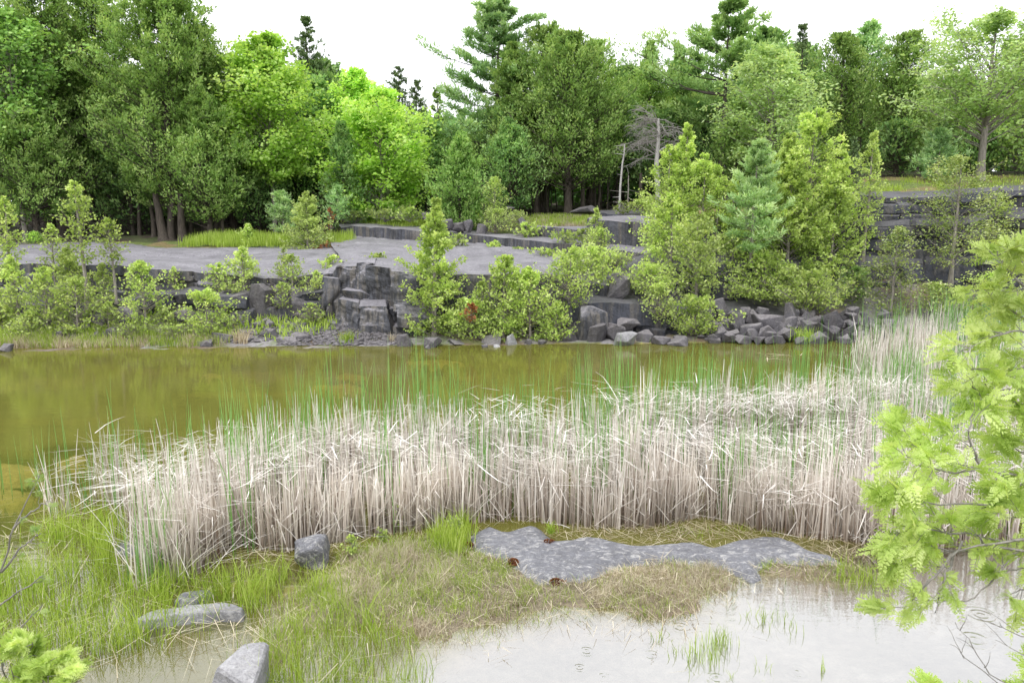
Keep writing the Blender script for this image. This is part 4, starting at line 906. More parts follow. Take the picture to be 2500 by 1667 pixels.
# dead pine: bleached trunk and a flat grey head of twigs
def dead_pine():
    x, Y, zb = at(1606, 506, 33.4); zb = min(zb, gz(x, Y)); rg = np.random.default_rng(4); _, _, zt = at(1600, 290, Y); H = zt - zb
    t = thing('dead_pine', 'bleached dead pine with a flat grey head of bare twigs', 'tree', (x, Y, zb))
    q = np.linspace(0, 1, 12); P = np.stack([-.10 * q * H * .3 + .04 * np.sin(q * 9), 0 * q, q * H], 1); rd = .13 * (1 - .6 * q) + .01
    link('trunk', np_mesh('dead_trunk', *tubes(P[None], rd[None], 9), M['bark_dead'], smooth=True), t)
    n = 46; s = rg.uniform(.55, 1, n); a = rg.uniform(0, 6.28, n); Rr = rg.uniform(.6, 1.5, n) * (1 - .25 * (s - .62)); B0, _ = interp_poly(P[None], np.zeros(n, int), s)
    a = np.where(rg.random(n) < .45, np.pi + rg.normal(0, .4, n), a)
    k = 7; u = np.linspace(0, 1, k)[None, :, None]; D = np.stack([np.cos(a), np.sin(a), rg.uniform(-.05, .95, n)], 1)
    L1 = B0[:, None] + D[:, None] * Rr[:, None, None] * u + rg.normal(0, .035, (n, k, 3)).cumsum(1) * u; L1[..., 2] -= .35 * (u[..., 0] ** 2) * Rr[:, None]
    ns = n * 14; bi = np.repeat(np.arange(n), 14); st = rg.uniform(.3, 1, ns); P0, D0 = interp_poly(L1, bi, st)
    D1 = nrm(D0 * .7 + rg.normal(0, .6, (ns, 3)) * np.array([1, 1, .6])); l = rg.uniform(.15, .5, ns); v = np.linspace(0, 1, 4)[None, :, None]
    L2 = P0[:, None] + D1[:, None] * l[:, None, None] * v + rg.normal(0, .02, (ns, 4, 3)).cumsum(1); L2[..., 2] -= .1 * v[..., 0] ** 2
    V = join([tubes(L1, np.linspace(.022, .006, k)[None] * np.ones((n, 1)), 3), tubes(L2, np.linspace(.008, .004, 4)[None] * np.ones((ns, 1)), 3)])
    link('crown', np_mesh('dead_twigs', V[0], V[1], M['twig_grey']), t)
    c = [(1605, 372), (1622, 360), (1636, 372), (1642, 400)]; pts = np.array([[at(*p, Y)[i] - (x, Y, zb)[i] for i in range(3)] for p in c])
    link('limb', np_mesh('dead_limb', *tubes(pts[None], np.array([[.035, .03, .02, .008]]), 5), M['bark_dead'], smooth=True), t)
dead_pine()
bare_trunk(1508, 515, 350, 33.6, .055, 'thin bleached stem leaning toward the dead pine', .09, 'bark_dead', name='dead_tree', twigs=6)
bare_trunk(1537, 512, 425, 34.5, .035, 'thinnest dead stem beside the leaning bleached stem', .0, 'bark_grey', name='dead_tree', twigs=6)

# ------------------------------------------------------------------ cedars and saplings on the rock
Y_ = 'young'
T('young', 'tall yellow-green cedar with a thin bare-looking tip at the water', 1055, 482, 22.9, 88, 838, cb=.0, dens=1.5, prof='cone', nbf=1.6, zb=.0)
T('young', 'low bushy cedar with rust-red tips at the foot of the slab', 1150, 728, 22.8, 62, 838, cb=.02, dens=1.3, prof='dome')
T('young', 'cedar with a pointed top in the middle of the three at the slab face', 1228, 622, 22.9, 62, 838, cb=.02, dens=1.3, nbf=1.2)
T('young', 'cedar leaning on the slab face nearest the bare rock gap', 1296, 652, 22.9, 62, 838, cb=.02, dens=1.3, nbf=1.2)
T('young', 'small cedar spire between the tall cedar and the middle one', 1178, 684, 23.0, 34, 835, cb=.05, dens=1.1)
T('young', 'sparse cedar with a grey trunk hanging over the dark rock', 1392, 600, 23.2, 58, 790, cb=.02, dens=.8, prof='egg', zb=.9)
T('young', 'little cedar at the water under the grey-trunked cedar', 1357, 735, 22.7, 38, 838, cb=.02, dens=1.2)
T('young', 'bushy cedar covering the end of the slab', 1440, 604, 24.6, 82, 745, cb=.02, dens=1.4, prof='dome', zb=1.2)
T('young', 'round green cedar bush beside the wedge-shaped block', 1590, 648, 24.1, 72, 745, cb=.02, dens=1.4, prof='dome', zb=1.2)
T('young', 'cedar bush on top of the slab end behind the wedge-shaped block', 1500, 622, 25.6, 60, 690, cb=.02, dens=1.2, prof='dome', zb=1.9)
T('grey', 'greyish narrow cedar over the terrace wall end', 1455, 505, 29.2, 28, 610, cb=.02, dens=1.2)
T('young', 'small cedar in front of the high block', 1462, 552, 28.2, 26, 620, cb=.02, dens=1.2)
T('young', 'cedar bush at the corner of the high block', 1625, 572, 27.5, 36, 640, cb=.05, dens=1.0)
T('young', 'first tall slim cedar with its trunk visible, nearest the dead pine', 1672, 298, 27.3, 66, 700, cb=.15, dens=1.0, prof='cone', nbf=1.4, trunk_r=.055)
T('young', 'slim cedar leaning on the first tall one', 1634, 352, 27.6, 50, 640, cb=.15, dens=.9, trunk_r=.05)
T('young', 'slim cedar just right of the first tall one', 1726, 372, 27.2, 44, 700, cb=.1, dens=1.0, trunk_r=.05)
T('young', 'narrow cedar beside the blue-green pine sapling', 1756, 400, 26.9, 38, 700, cb=.1, dens=1.0, trunk_r=.05)
T('young', 'leafy cedar in front of the slim group above the water', 1645, 470, 25.8, 64, 740, cb=.05, dens=1.1, prof='egg')
T('young', 'thin-trunked cedar rising from the rock face over the pond', 1708, 520, 24.6, 62, 790, cb=.05, dens=1.1, prof='egg', zb=.9, leaf='cedar_grey')
T('young', 'low cedar with branches sweeping down to the pond', 1700, 725, 23.2, 78, 828, cb=.0, dens=1.6, prof='dome', zb=.1)
T('young', 'small yellow-green cedar at the bend of the dark rock', 1612, 690, 23.4, 44, 800, cb=.0, dens=1.0, zb=.5, leaf='cedar_grey')
T('young', 'green cedar filling the rock above the rubble', 1790, 560, 26.0, 60, 740, cb=.0, dens=1.1)
T('young', 'slim cedar between the narrow group and the blue-green pine sapling', 1795, 430, 26.8, 56, 700, cb=.05, dens=1.2, prof='cone')
T('young', 'cedar rising between the pine sapling and the largest cliff cedar', 1893, 372, 26.6, 60, 700, cb=.05, dens=1.3, prof='cone')
T('young', 'cedar with a drooping tip between the two tall cliff cedars and the cliff', 2058, 350, 26.8, 52, 600, cb=.05, dens=1.0, prof='cone')
T('ypine', 'soft blue-green pine sapling among the yellow-green cedars', 1850, 345, 25.2, 105, 640, cb=.08, dens=2.0, nbf=1.3)
T('young', 'largest cedar on the cliff, with a pale trunk through its middle', 1942, 322, 26.0, 110, 790, cb=.0, dens=1.7, nbf=2.0, trunk_r=.07, prof='cone', zb=.9)
T('young', 'tall cedar rising behind the largest cliff cedar', 1992, 262, 26.6, 80, 640, cb=.1, dens=1.5, nbf=1.5, trunk_r=.06)
T('young', 'dense green cedar on the cliff side of the largest cedar', 2040, 420, 25.8, 76, 770, cb=.0, dens=1.6, nbf=1.5, leaf='cedar_young')
T('young', 'low cedar skirt spreading over the rubble pile', 1975, 660, 24.4, 96, 795, cb=.0, dens=1.7, prof='dome', nbf=1.4, zb=.6)
T('young', 'cedar branches hanging beside the rubble pile', 1870, 620, 25.0, 74, 775, cb=.0, dens=1.5, prof='dome', zb=.9)
T('young', 'small dark green cedar at the cliff foot', 2085, 650, 24.8, 46, 760, cb=.0, dens=1.1, zb=1.0, leaf='cedar')
T('grey', 'thin cedar with a bare grey trunk in front of the cliff', 2131, 318, 26.0, 46, 640, cb=.25, dens=.5, trunk_r=.055)
T('spire', 'bare-twigged spruce behind the thin grey-trunked cedar', 2085, 335, 29.5, 38, cb=.1, dens=.5)
T('poplar', 'glossy-leaved poplar bush growing from the cliff ledge', 2192, 552, 24.6, 58, 770, cb=.02, dens=.5, nbf=1.4)
T('poplar', 'tall glossy-leaved poplar with yellowish top in front of the cliff', 2350, 382, 25.2, 100, 680, cb=.15, dens=.36, nbf=1.0, zb=1.4)
T('poplar', 'low poplar thicket between the two glossy-leaved poplars', 2285, 690, 24.3, 40, 760, cb=.0, dens=1.1)
T('poplar', 'dark leafy bush at the reed edge of the cliff', 2425, 665, 24.3, 62, 770, cb=.0, dens=.7, leaf='cedar_young')
T('grey', 'greyish twiggy bush above the green reeds', 2335, 700, 24.1, 40, 770, cb=.0, dens=.9, prof='dome')
T('poplar', 'slim sapling on the mossy cliff shoulder', 2445, 470, 26.2, 34, 620, cb=.05, dens=.8)
T('bush', 'tuft of cedar on the narrow cliff ledge', 2215, 535, 26.9, 26, 560, cb=0, zb=3.1, dens=1.1)
T('bush', 'small bush rooted on the low cliff ledge', 2100, 680, 25.4, 34, 715, cb=0, zb=1.3, dens=1.0)
# plants on the terraces
T('grey', 'pale green juniper-like cedar at the end of the lower shelf', 745, 465, 33.0, 72, 622, cb=.0, dens=1.8, prof='cone', nbf=1.5)
T('ypine', 'soft round pine sapling behind the shelf grass', 688, 468, 35.2, 52, 565, cb=.0, dens=1.6, nbf=1.3)
T('ypine', 'small pine sapling in front of the green cedar and maple', 822, 455, 35.8, 40, 535, cb=.0, dens=1.4, leaf='pine')
T('leafbush', 'little leafy sapling at the rim of the shelf grass', 605, 545, 33.8, 22, 600, cb=.0, dens=1.1, prof='cone', leaf='cedar_young')
T('leafbush', 'bright leafy bush at the dark edge of the wood', 85, 565, 34.5, 26, 592, cb=.0, dens=1.4)
T('young', 'small light cedar at the foot of the pyramid cedar', 1208, 430, 34.4, 32, 545, cb=.0, dens=1.2)
T('grey', 'round pale bush right of the pyramid cedar', 1212, 510, 33.8, 52, 565, cb=.0, dens=1.5, prof='dome')
T('grey', 'loose bush at the end of the terrace block row', 1262, 515, 34.0, 38, 560, cb=.0, dens=1.0, prof='dome')
T('bush', 'spreading green fern-like bush at the wall edge', 1285, 545, 32.6, 44, 578, cb=.0, dens=1.2, prof='dome')
T('bush', 'cedar tuft hanging over the stained wall by the tall cedar', 1118, 572, 31.5, 32, 614, cb=.0, dens=1.5, leaf='cedar_grey')
T('bush', 'low cedar tuft in the middle of the stained wall foot', 1205, 590, 31.5, 34, 615, cb=.0, dens=1.3, prof='dome')
T('bush', 'low green mat of cedar at the end of the stained wall', 1335, 608, 29.8, 48, 632, cb=.0, dens=1.3, prof='dome')
T('bush', 'small tuft at the foot of the stained wall', 1262, 606, 30.9, 20, 622, cb=.0, dens=1.1, prof='dome')
T('bush', 'green bush above the wall near the low step', 1380, 568, 30.6, 50, 590, cb=.0, dens=1.3, prof='dome')
T('bush', 'low bush on the wall left of the high block', 1425, 560, 30.0, 40, 600, cb=.0, dens=1.0, prof='dome', leaf='cedar_grey')
T('leafbush', 'bright bush on top beside the dead pine', 1568, 485, 33.0, 34, 522, cb=.0, dens=1.5, leaf='cedar_young')
T('bush', 'thin weedy bush under the leaning dead stem', 1520, 492, 33.2, 26, 520, cb=.0, dens=.7, leaf='poplar')
T('bush', 'row of green weeds at the maple foot', 940, 515, 36.6, 60, 540, cb=.0, dens=1.3, prof='dome', leaf='cedar_grey')
T('bush', 'weedy green bush below the maple and left of the flat stone', 1000, 508, 36.0, 44, 540, cb=.0, dens=1.2, prof='dome', leaf='cedar_young')
T('bush', 'low weeds along the terrace gravel', 860, 520, 37.2, 60, 545, cb=.0, dens=1.2, prof='dome', leaf='cedar_grey')
T('bush', 'rust-red dying cedar twigs at the foot of the pale juniper', 795, 590, 32.5, 34, 618, cb=.0, dens=.5, prof='dome', leaf='rust')
T('bush', 'small upright orange-brown dead sapling', 806, 505, 34.5, 10, 560, cb=.0, dens=.5, leaf='rust')
T('bush', 'bright low weeds on the slab above the outcrop', 925, 622, 27.0, 28, 640, cb=.0, dens=1.2, prof='dome', leaf='cedar_young')
T('bush', 'low weeds on the shelf end left of the outcrop', 812, 625, 26.3, 40, 665, cb=.0, dens=1.3, prof='dome', leaf='cedar_grey')
T('bush', 'small rust-coloured twigs in the low bushy cedar', 1150, 740, 22.2, 14, 785, cb=.0, zb=.75, dens=1.6, leaf='rust')
# saplings on the left slope
SAP = [(185, 440, 23.6, 44, 'tall sparse cedar sapling standing up against the dark wood', 'young', .7, .35, .9), (266, 530, 23.8, 36, 'second sparse sapling with a bare thin trunk', 'young', .6, .45, 1.0),
       (5, 478, 23.9, 32, 'sparse sapling cut by the edge beside the shelf', 'young', .9, .3, .9), (30, 620, 23.2, 66, 'leafy young cedar at the slope edge', 'grey', 1.1, 0, None), (100, 650, 22.9, 62, 'round-topped young cedar on the slope', 'young', 1.3, 0, None),
       (178, 676, 22.8, 62, 'young cedar next to the round-topped one', 'young', 1.2, 0, None), (165, 600, 24.2, 74, 'wide greyish cedar thicket in front of the shelf edge', 'grey', 1.2, 0, None), (250, 640, 24.0, 56, 'twiggy young cedar beneath the bare-trunked sapling', 'grey', .9, 0, None),
       (345, 636, 22.9, 56, 'sapling with a pale trunk and round head before the ledge', 'young', 1.1, .05, .15), (500, 706, 22.8, 66, 'bushy yellow-green cedar between the ledge and the water', 'young', 1.5, 0, None), (425, 650, 24.6, 24, 'tiny sapling against the shelf face', 'young', .9, 0, 1.2),
       (590, 600, 24.4, 70, 'spreading cedar on the ledge below the shelf', 'grey', 1.3, 0, 1.2), (530, 640, 24.4, 36, 'small cedar left of the spreading ledge cedar', 'young', 1.1, 0, 1.2), (710, 620, 24.4, 42, 'young cedar beside the flat-topped pale block', 'young', 1.1, 0, 1.1),
       (772, 660, 24.2, 40, 'weedy sapling near the upright stone', 'grey', .9, 0, 1.0), (762, 738, 23.4, 30, 'little bright bush under the upright stone', 'young', 1.2, 0, .5), (400, 745, 23.1, 44, 'low cedar right of the pale-trunked sapling', 'grey', 1.1, 0, None),
       (260, 735, 22.9, 50, 'low cedar by the shore grass', 'grey', 1.1, 0, None), (70, 760, 22.6, 60, 'low green cedar at the shore edge', 'grey', 1.2, 0, None), (-30, 700, 23.4, 70, 'cedar thicket leaving the picture at the shore', 'young', 1.2, 0, None),
       (320, 790, 22.6, 40, 'small cedar skirt at the water below the pale trunk', 'young', 1.1, 0, None), (420, 795, 22.5, 44, 'small yellow cedar skirt touching the water', 'young', 1.1, 0, None), (690, 690, 23.9, 36, 'sprig of cedar in front of the flat-topped block', 'young', .9, 0, .8),
       (120, 545, 24.2, 30, 'side shoot of the tall sparse sapling', 'young', .6, .3, 1.1), (690, 600, 24.9, 30, 'twiggy cedar over the shelf edge near the juniper', 'grey', .8, 0, 1.4)]
for px, top, Y, hw, lab, kd, dn, cbb, zb in SAP: T(kd, lab, px, top, Y, hw * .9, cb=cbb, dens=dn * .7, zb=zb, group='cedar saplings on the slope beside the pond' if False else None)
# ------------------------------------------------------------------ blades
def blades(P, H, Wd, lean, az, bend, k=5, kink=None, kz=None, tint=None, rg=None, basedark=.25, droop=0.):
    """ribbon leaves standing at P; lean = sideways offset at the tip; kink = horizontal folded tip length"""
    n = len(P); q = np.linspace(0, 1, k)[None, :]
    dx, dy = np.cos(az)[:, None], np.sin(az)[:, None]
    off = lean[:, None] * (q ** (1 + bend[:, None]))
    z = H[:, None] * q * np.sqrt(np.clip(1 - (lean / np.maximum(H, .01))[:, None] ** 2 * .3 * q, .2, 1)) - droop * H[:, None] * q ** 4
    X = P[:, 0:1] + dx * off; Yc = P[:, 1:2] + dy * off; Z = P[:, 2:3] + z
    if kink is not None:     # the outer part of the blade is snapped over
        a2 = az[:, None] + rg.normal(0, 1.6, n)[:, None]; kk = np.maximum(0, q - kz[:, None]) / (1 - kz[:, None] + 1e-6)
        has = (kink > 0)[:, None]; zk = np.minimum(Z, P[:, 2:3] + H[:, None] * kz[:, None])
        X = np.where(has, X + np.cos(a2) * kk * kink[:, None], X); Yc = np.where(has, Yc + np.sin(a2) * kk * kink[:, None], Yc)
        Z = np.where(has, zk - kk * kink[:, None] * rg.uniform(-.25, .6, n)[:, None], Z)
    C_ = np.stack([X, Yc, Z], -1)
    wa = rg.uniform(0, np.pi, n); Wv = np.stack([np.cos(wa), np.sin(wa) * .6, 0 * wa], -1)[:, None, :]
    w = Wd[:, None] * (1 - .85 * q ** 2.2) / 2
    V = np.stack([C_ - Wv * w[..., None], C_ + Wv * w[..., None]], 2).reshape(-1, 3)
    i = np.arange(n)[:, None] * k * 2 + np.arange(k - 1)[None, :] * 2
    f = np.stack([i, i + 1, i + 3, i + 2], -1).reshape(-1, 4)
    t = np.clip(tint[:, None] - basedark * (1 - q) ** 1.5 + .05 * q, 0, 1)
    return V, f, np.repeat(t.ravel(), 2)
def scatter(poly, n, rg, clump=0, cs=.1):
    P = np.array([p[:2] for p in poly]); lo, hi = P.min(0), P.max(0); out = []
    c = 0
    while c < n:
        q = rg.uniform(lo, hi, (n * 2, 2)); q = q[poly_sd(poly, q[:, 0], q[:, 1]) > 0]; out.append(q); c += len(q)
    q = np.concatenate(out)[:n]
    if clump:
        c = q[:max(1, n // clump)]; q = c[rg.integers(0, len(c), n)] + rg.normal(0, cs, (n, 2))
    return q
def stuff(name, V, mat, label, cat):
    return tag(link(name, np_mesh(name, V[0], V[1], M[mat], tint=V[2])), label, cat, kind='stuff')
rg = np.random.default_rng(99)
# ------------------------------------------------------------------ cattail bed
FRONT = [(330, 1330), (420, 1420), (470, 1400), (560, 1330), (700, 1345), (780, 1330), (900, 1310), (1050, 1290), (1130, 1275), (1300, 1270), (1450, 1290), (1600, 1285), (1700, 1262), (1850, 1290), (1960, 1310), (2060, 1318), (2150, 1330), (2300, 1330), (2700, 1330)]
BACK = [(2900, 1010), (2500, 990), (2250, 985), (2100, 1000), (1900, 1030), (1700, 1070), (1500, 1095), (1250, 1110), (1000, 1125), (800, 1145), (600, 1160), (420, 1185), (300, 1200), (240, 1220)]
BED = gpoly(FRONT) + gpoly(BACK)
BEDR = gpoly([(2080, 1010), (2400, 1000), (3200, 1010), (3200, 850), (2500, 840), (2300, 842), (2120, 850), (2075, 900)])   # thinner stand reaching the far shore
def reed_set(poly, n, hmin, hmax, kind, clump=14, cs=.055, wd=(.012, .026), lean=.10, kinkp=.4):
    q = scatter(poly, n, rg, clump, cs); q = q[rg.random(len(q)) < .22 + .78 * sst(-5.1, -3.3, q[:, 0])]; n = len(q)
    hn = vn(q[:, 0] * .7, q[:, 1] * .7, 0, 55); H = rg.uniform(hmin, hmax, n) * (1 + .26 * hn + .12 * vn(q[:, 0] * 2.6, q[:, 1] * 2.6, 0, 56))
    P = np.stack([q[:, 0], q[:, 1], np.full(n, -.05)], 1); az = rg.uniform(0, 6.28, n); le = np.abs(rg.normal(0, lean, n)) * H
    dn = vn(q[:, 0] * 3.0, q[:, 1] * 3.0, 0, 70)
    tint = np.clip(rg.normal(.62, .22, n) + .12 * dn, 0, 1)
    if kind == 'green':
        tint = np.clip(rg.normal(.5, .2, n), 0, 1)
        return blades(P, H, rg.uniform(*wd, n), le, az, np.full(n, .8), 5, tint=tint, rg=rg, basedark=.3)
    kk = np.where(rg.random(n) < kinkp * (1 + .7 * vn(q[:, 0] * .9, q[:, 1] * 1.3, 0, 91)), rg.uniform(.15, .55, n), 0)
    kz = rg.uniform(.62, .92, n)
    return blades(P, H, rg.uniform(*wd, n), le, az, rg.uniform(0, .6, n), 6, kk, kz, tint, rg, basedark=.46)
parts = [reed_set(BED, 15000, .5, 1.08, 'dead'), reed_set(BED, 1100, .9, 1.3, 'dead', kinkp=.1, lean=.06)]
# dense front face
fr_line = np.array(gpoly(FRONT)); fs = rg.random(2600) * (len(fr_line) - 1); fi = fs.astype(int); ff = (fs - fi)[:, None]
fq = fr_line[fi] * (1 - ff) + fr_line[np.minimum(fi + 1, len(fr_line) - 1)] * ff; fq = fq + np.stack([rg.normal(0, .06, 2600), np.abs(rg.normal(0, .16, 2600)) - .05], 1)
nF = 2600
parts.append(blades(np.stack([fq[:, 0], fq[:, 1], np.full(nF, -.05)], 1), rg.uniform(.55, 1.15, nF), rg.uniform(.012, .026, nF), np.abs(rg.normal(0, .08, nF)), rg.uniform(0, 6.28, nF), rg.uniform(0, .6, nF), 6, np.where(rg.random(nF) < .25, rg.uniform(.1, .4, nF), 0), rg.uniform(.6, .9, nF), np.clip(rg.normal(.6, .16, nF), 0, 1), rg, basedark=.45))
parts.append(reed_set(BEDR, 10000, .6, 1.25, 'dead', clump=12, cs=.12, wd=(.012, .022), kinkp=.25))
# snapped leaves lying in mats across the top of the bed
q = scatter(BED, 8000, rg, 26, .28); n = len(q); az = rg.normal(0.1, .8, n) + np.pi * (rg.random(n) < .5) + 1.2 * vn(q[:, 0] * .6, q[:, 1] * .6, 0, 8)
hz = .74 + .22 * vn(q[:, 0] * .8, q[:, 1] * .9, 0, 55) + rg.normal(0, .10, n)
L = rg.uniform(.2, .68, n); sl = rg.normal(0, .28, n)
parts.append(blades(np.stack([q[:, 0], q[:, 1], hz], 1), L * sl, rg.uniform(.010, .018, n), L, az, np.full(n, 0.), 4, tint=np.clip(rg.normal(.72, .16, n), 0, 1), rg=rg, basedark=0, droop=.2))
# lone diagonal leaves leaning across the front
q = fq[rg.integers(0, nF, 420)] + rg.normal(0, .12, (420, 2)); n = 420
parts.append(blades(np.stack([q[:, 0], q[:, 1], rg.uniform(0, .15, n)], 1), rg.uniform(.15, .8, n), rg.uniform(.008, .016, n), rg.uniform(.25, .8, n), rg.choice([0, np.pi], n) + rg.normal(0, .5, n), np.full(n, .1), 4, tint=np.clip(rg.normal(.8, .12, n), 0, 1), rg=rg, basedark=.1))
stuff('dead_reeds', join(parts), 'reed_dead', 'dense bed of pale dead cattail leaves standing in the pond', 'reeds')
BEDG = gpoly([(200, 1250), (330, 1400), (700, 1340), (1200, 1270), (1700, 1260), (2150, 1320), (2800, 1330)]) + gpoly([(2900, 1000), (2400, 960), (2000, 985), (1700, 1030), (1400, 1060), (1000, 1090), (600, 1130), (300, 1180), (180, 1210)])
parts = [reed_set(BEDG, 2900, .95, 1.5, 'green', clump=5, cs=.09, wd=(.010, .020), lean=.07), reed_set(BEDR, 2600, .8, 1.6, 'green', clump=14, cs=.14, wd=(.012, .024), lean=.10)]
BEDF = gpoly([(2110, 846), (2900, 860), (2900, 830), (2130, 828)]); parts.append(reed_set(BEDF, 700, .9, 1.7, 'green', clump=16, cs=.15, wd=(.015, .028), lean=.14))
BEDB = gpoly([(240, 1225), (420, 1190), (800, 1150), (1200, 1110), (1600, 1080), (2050, 1000), (2080, 960), (1600, 1040), (1200, 1080), (800, 1110), (420, 1150), (200, 1195)]); parts.append(reed_set(BEDB, 420, 1.0, 1.65, 'green', clump=4, cs=.1, wd=(.010, .018), lean=.07))
stuff('green_reeds', join(parts), 'reed_green', 'fresh green cattail blades rising through and behind the dead bed', 'reeds')
# separate clumps on the left edge of the bed
def reed_clump(px, py, n, h, label, w=.10, green=.3, lean=.1):
    x, y, z = gat(px, py); rg = np.random.default_rng(int(px * 3 + py)); t = thing('cattail_clump', label, 'cattails', (x, y, 0))
    for nm, m_, kk in (('dead_blades', 'reed_dead', int(n * (1 - green))), ('green_blades', 'reed_green', int(n * green))):
        if kk < 1: continue
        P = np.stack([rg.normal(0, w, kk), rg.normal(0, w, kk), np.full(kk, -.08)], 1); H = h * rg.uniform(.5, 1.1, kk) * (1.25 if 'green' in nm else 1)
        V = blades(P, H, rg.uniform(.010, .018, kk), np.abs(rg.normal(0, lean, kk)) * H, rg.uniform(0, 6.28, kk), rg.uniform(0, .8, kk), 5, np.where(rg.random(kk) < .2, .2, 0) if 'dead' in nm else None, rg.uniform(.6, .9, kk), np.clip(rg.normal(.68, .13, kk), 0, 1), rg, basedark=.35)
        link(nm, np_mesh(nm, V[0], V[1], M[m_], tint=V[2]), t)
    return t
G_ = 'cattail clumps standing apart at the end of the reed bed'
for a in [(128, 1262, 26, .95, 'small cattail clump standing alone at the outer end of the reed bed', .05, .1, .12), (160, 1255, 20, .8, 'cattail clump leaning next to the lone outer one', .05, .2, .25), (215, 1240, 14, .7, 'few thin cattail blades between the outer clumps', .05, .6, .1),
          (270, 1230, 46, 1.15, 'tall cattail clump that begins the dense bed', .11, .15, .07), (310, 1250, 26, 1.0, 'cattail clump next to the tall first clump', .10, .3, .1), (355, 1418, 60, 1.0, 'dense cattail clump in front of the bed by the marsh grass', .10, .35, .07),
          (425, 1405, 56, 1.0, 'second dense clump in front of the bed', .10, .4, .07), (395, 1330, 40, 1.05, 'cattail clump behind the two front clumps', .14, .3, .07), (20, 1200, 7, .9, 'few green blades alone in open water', .10, .95, .06), (90, 1190, 8, .9, 'sparse green blades left of the lone outer clump', .16, .95, .07), (200, 1190, 12, 1.0, 'green blades behind the lone outer clump', .2, .9, .08)]:
    o = reed_clump(*a); o['group'] = G_
# floating litter of stalks
def litter(poly, n, L, w, zr, mat_label, name='fallen_stalks', tint=(.75, .15), flat=.05):
    q = scatter(poly, n, rg, 8, .25); n = len(q); l = rg.uniform(*L, n); az = rg.uniform(0, 6.28, n); z = np.maximum(0.0, ground_z(q[:, 0], q[:, 1])) + rg.uniform(*zr, n)
    return blades(np.stack([q[:, 0], q[:, 1], z], 1), l * rg.normal(0, flat, n), rg.uniform(*w, n), l, az, rg.uniform(-.0, .1, n), 3, tint=np.clip(rg.normal(*tint, n), 0, 1), rg=rg, basedark=0)
L1 = litter(gpoly([(150, 1280), (330, 1240), (420, 1400), (800, 1360), (820, 1330), (330, 1200), (120, 1240)]), 380, (.2, .9), (.006, .014), (.0, .05), '')
L2 = litter(gpoly([(1380, 1315), (1600, 1320), (1780, 1315), (2100, 1360), (2120, 1330), (1960, 1312), (1700, 1270), (1400, 1290)]), 900, (.1, .5), (.004, .012), (.0, .06), '', tint=(.5, .2))
L3 = litter(PENIN, 2600, (.06, .32), (.003, .009), (.01, .08), '', tint=(.65, .2), flat=.12)
L4 = litter(gpoly([(-200, 1667), (-200, 1230), (120, 1270), (600, 1430), (900, 1667)]), 600, (.15, .8), (.004, .010), (.0, .16), '', tint=(.72, .15), flat=.1)
L5 = litter(gpoly([(1690, 880), (1900, 862), (2080, 870), (2080, 900), (1800, 900), (1500, 905)]), 26, (.15, .6), (.015, .035), (.003, .01), '', tint=(.8, .1), flat=.01)
stuff('fallen_stalks', join([L1, L2, L3, L4, L5]), 'straw', 'fallen straw-coloured stalks lying on the marsh, the peninsula and the water', 'stalks')
# ------------------------------------------------------------------ marsh grass and turf
def grass_set(poly, n, h, w, lean, clump, cs, zmin=-.05, bend=1.2, dens=None, tint=(.5, .2), k=4):
    q = scatter(poly, n, rg, clump, cs)
    if dens is not None: q = q[rg.random(len(q)) < dens(q[:, 0], q[:, 1])]
    n = len(q); z = np.maximum(ground_z(q[:, 0], q[:, 1]), zmin) - .01; H = rg.uniform(*h, n) * (1 + .3 * vn(q[:, 0] * 1.5, q[:, 1] * 1.5, 0, 12))
    return blades(np.stack([q[:, 0], q[:, 1], z], 1), H, rg.uniform(*w, n), np.abs(rg.normal(0, lean, n)) * H + .02, rg.uniform(0, 6.28, n), np.full(n, bend), k, tint=np.clip(rg.normal(*tint, n) + .12 * vn(q[:, 0] * 2, q[:, 1] * 2, 0, 13), 0, 1), rg=rg, basedark=.22, droop=.06)
MARSH = gpoly([(-300, 1700), (-300, 1270), (0, 1290), (150, 1265), (300, 1275), (420, 1420), (600, 1400), (760, 1400), (850, 1500), (960, 1560), (1040, 1700)])
def holes(x, y): # open water patches and stones stay free
    v = vn(x * 1.3, y * 1.3, 0, 44)
    d = sst(-.55, .15, v)
    for px, py, r in ((520, 1400, .30), (460, 1455, .22), (600, 1650, .42), (820, 1590, .45), (760, 1500, .35), (950, 1620, .4), (450, 1490, .18), (540, 1490, .16), (360, 1500, .12), (640, 1390, .3), (720, 1440, .25)):
        cx, cy, _ = gat(px, py); d = d * sst(r * .6, r, np.hypot(x - cx, y - cy)) + (1 - sst(r * .6, r, np.hypot(x - cx, y - cy))) * .06
    return d
SEDGE = [grass_set(MARSH, 10500, (.18, .50), (.004, .009), .42, 14, .09, dens=holes), grass_set(gpoly([(-300, 1700), (-300, 1300), (150, 1290), (500, 1420), (620, 1520), (480, 1700)]), 2300, (.3, .62), (.005, .010), .3, 18, .07, dens=holes),
         grass_set(gpoly([(640, 1560), (800, 1480), (1000, 1560), (1050, 1700), (640, 1700)]), 1800, (.1, .34), (.003, .006), .25, 7, .06)]
stuff('marsh_grass', join(SEDGE), 'grass', 'tall bright green sedge growing out of the shallow water', 'grass')
def notslab(x, y): return (poly_sd(SLAB, x, y) < -.0) * sst(-.05, .03, ground_z(x, y))
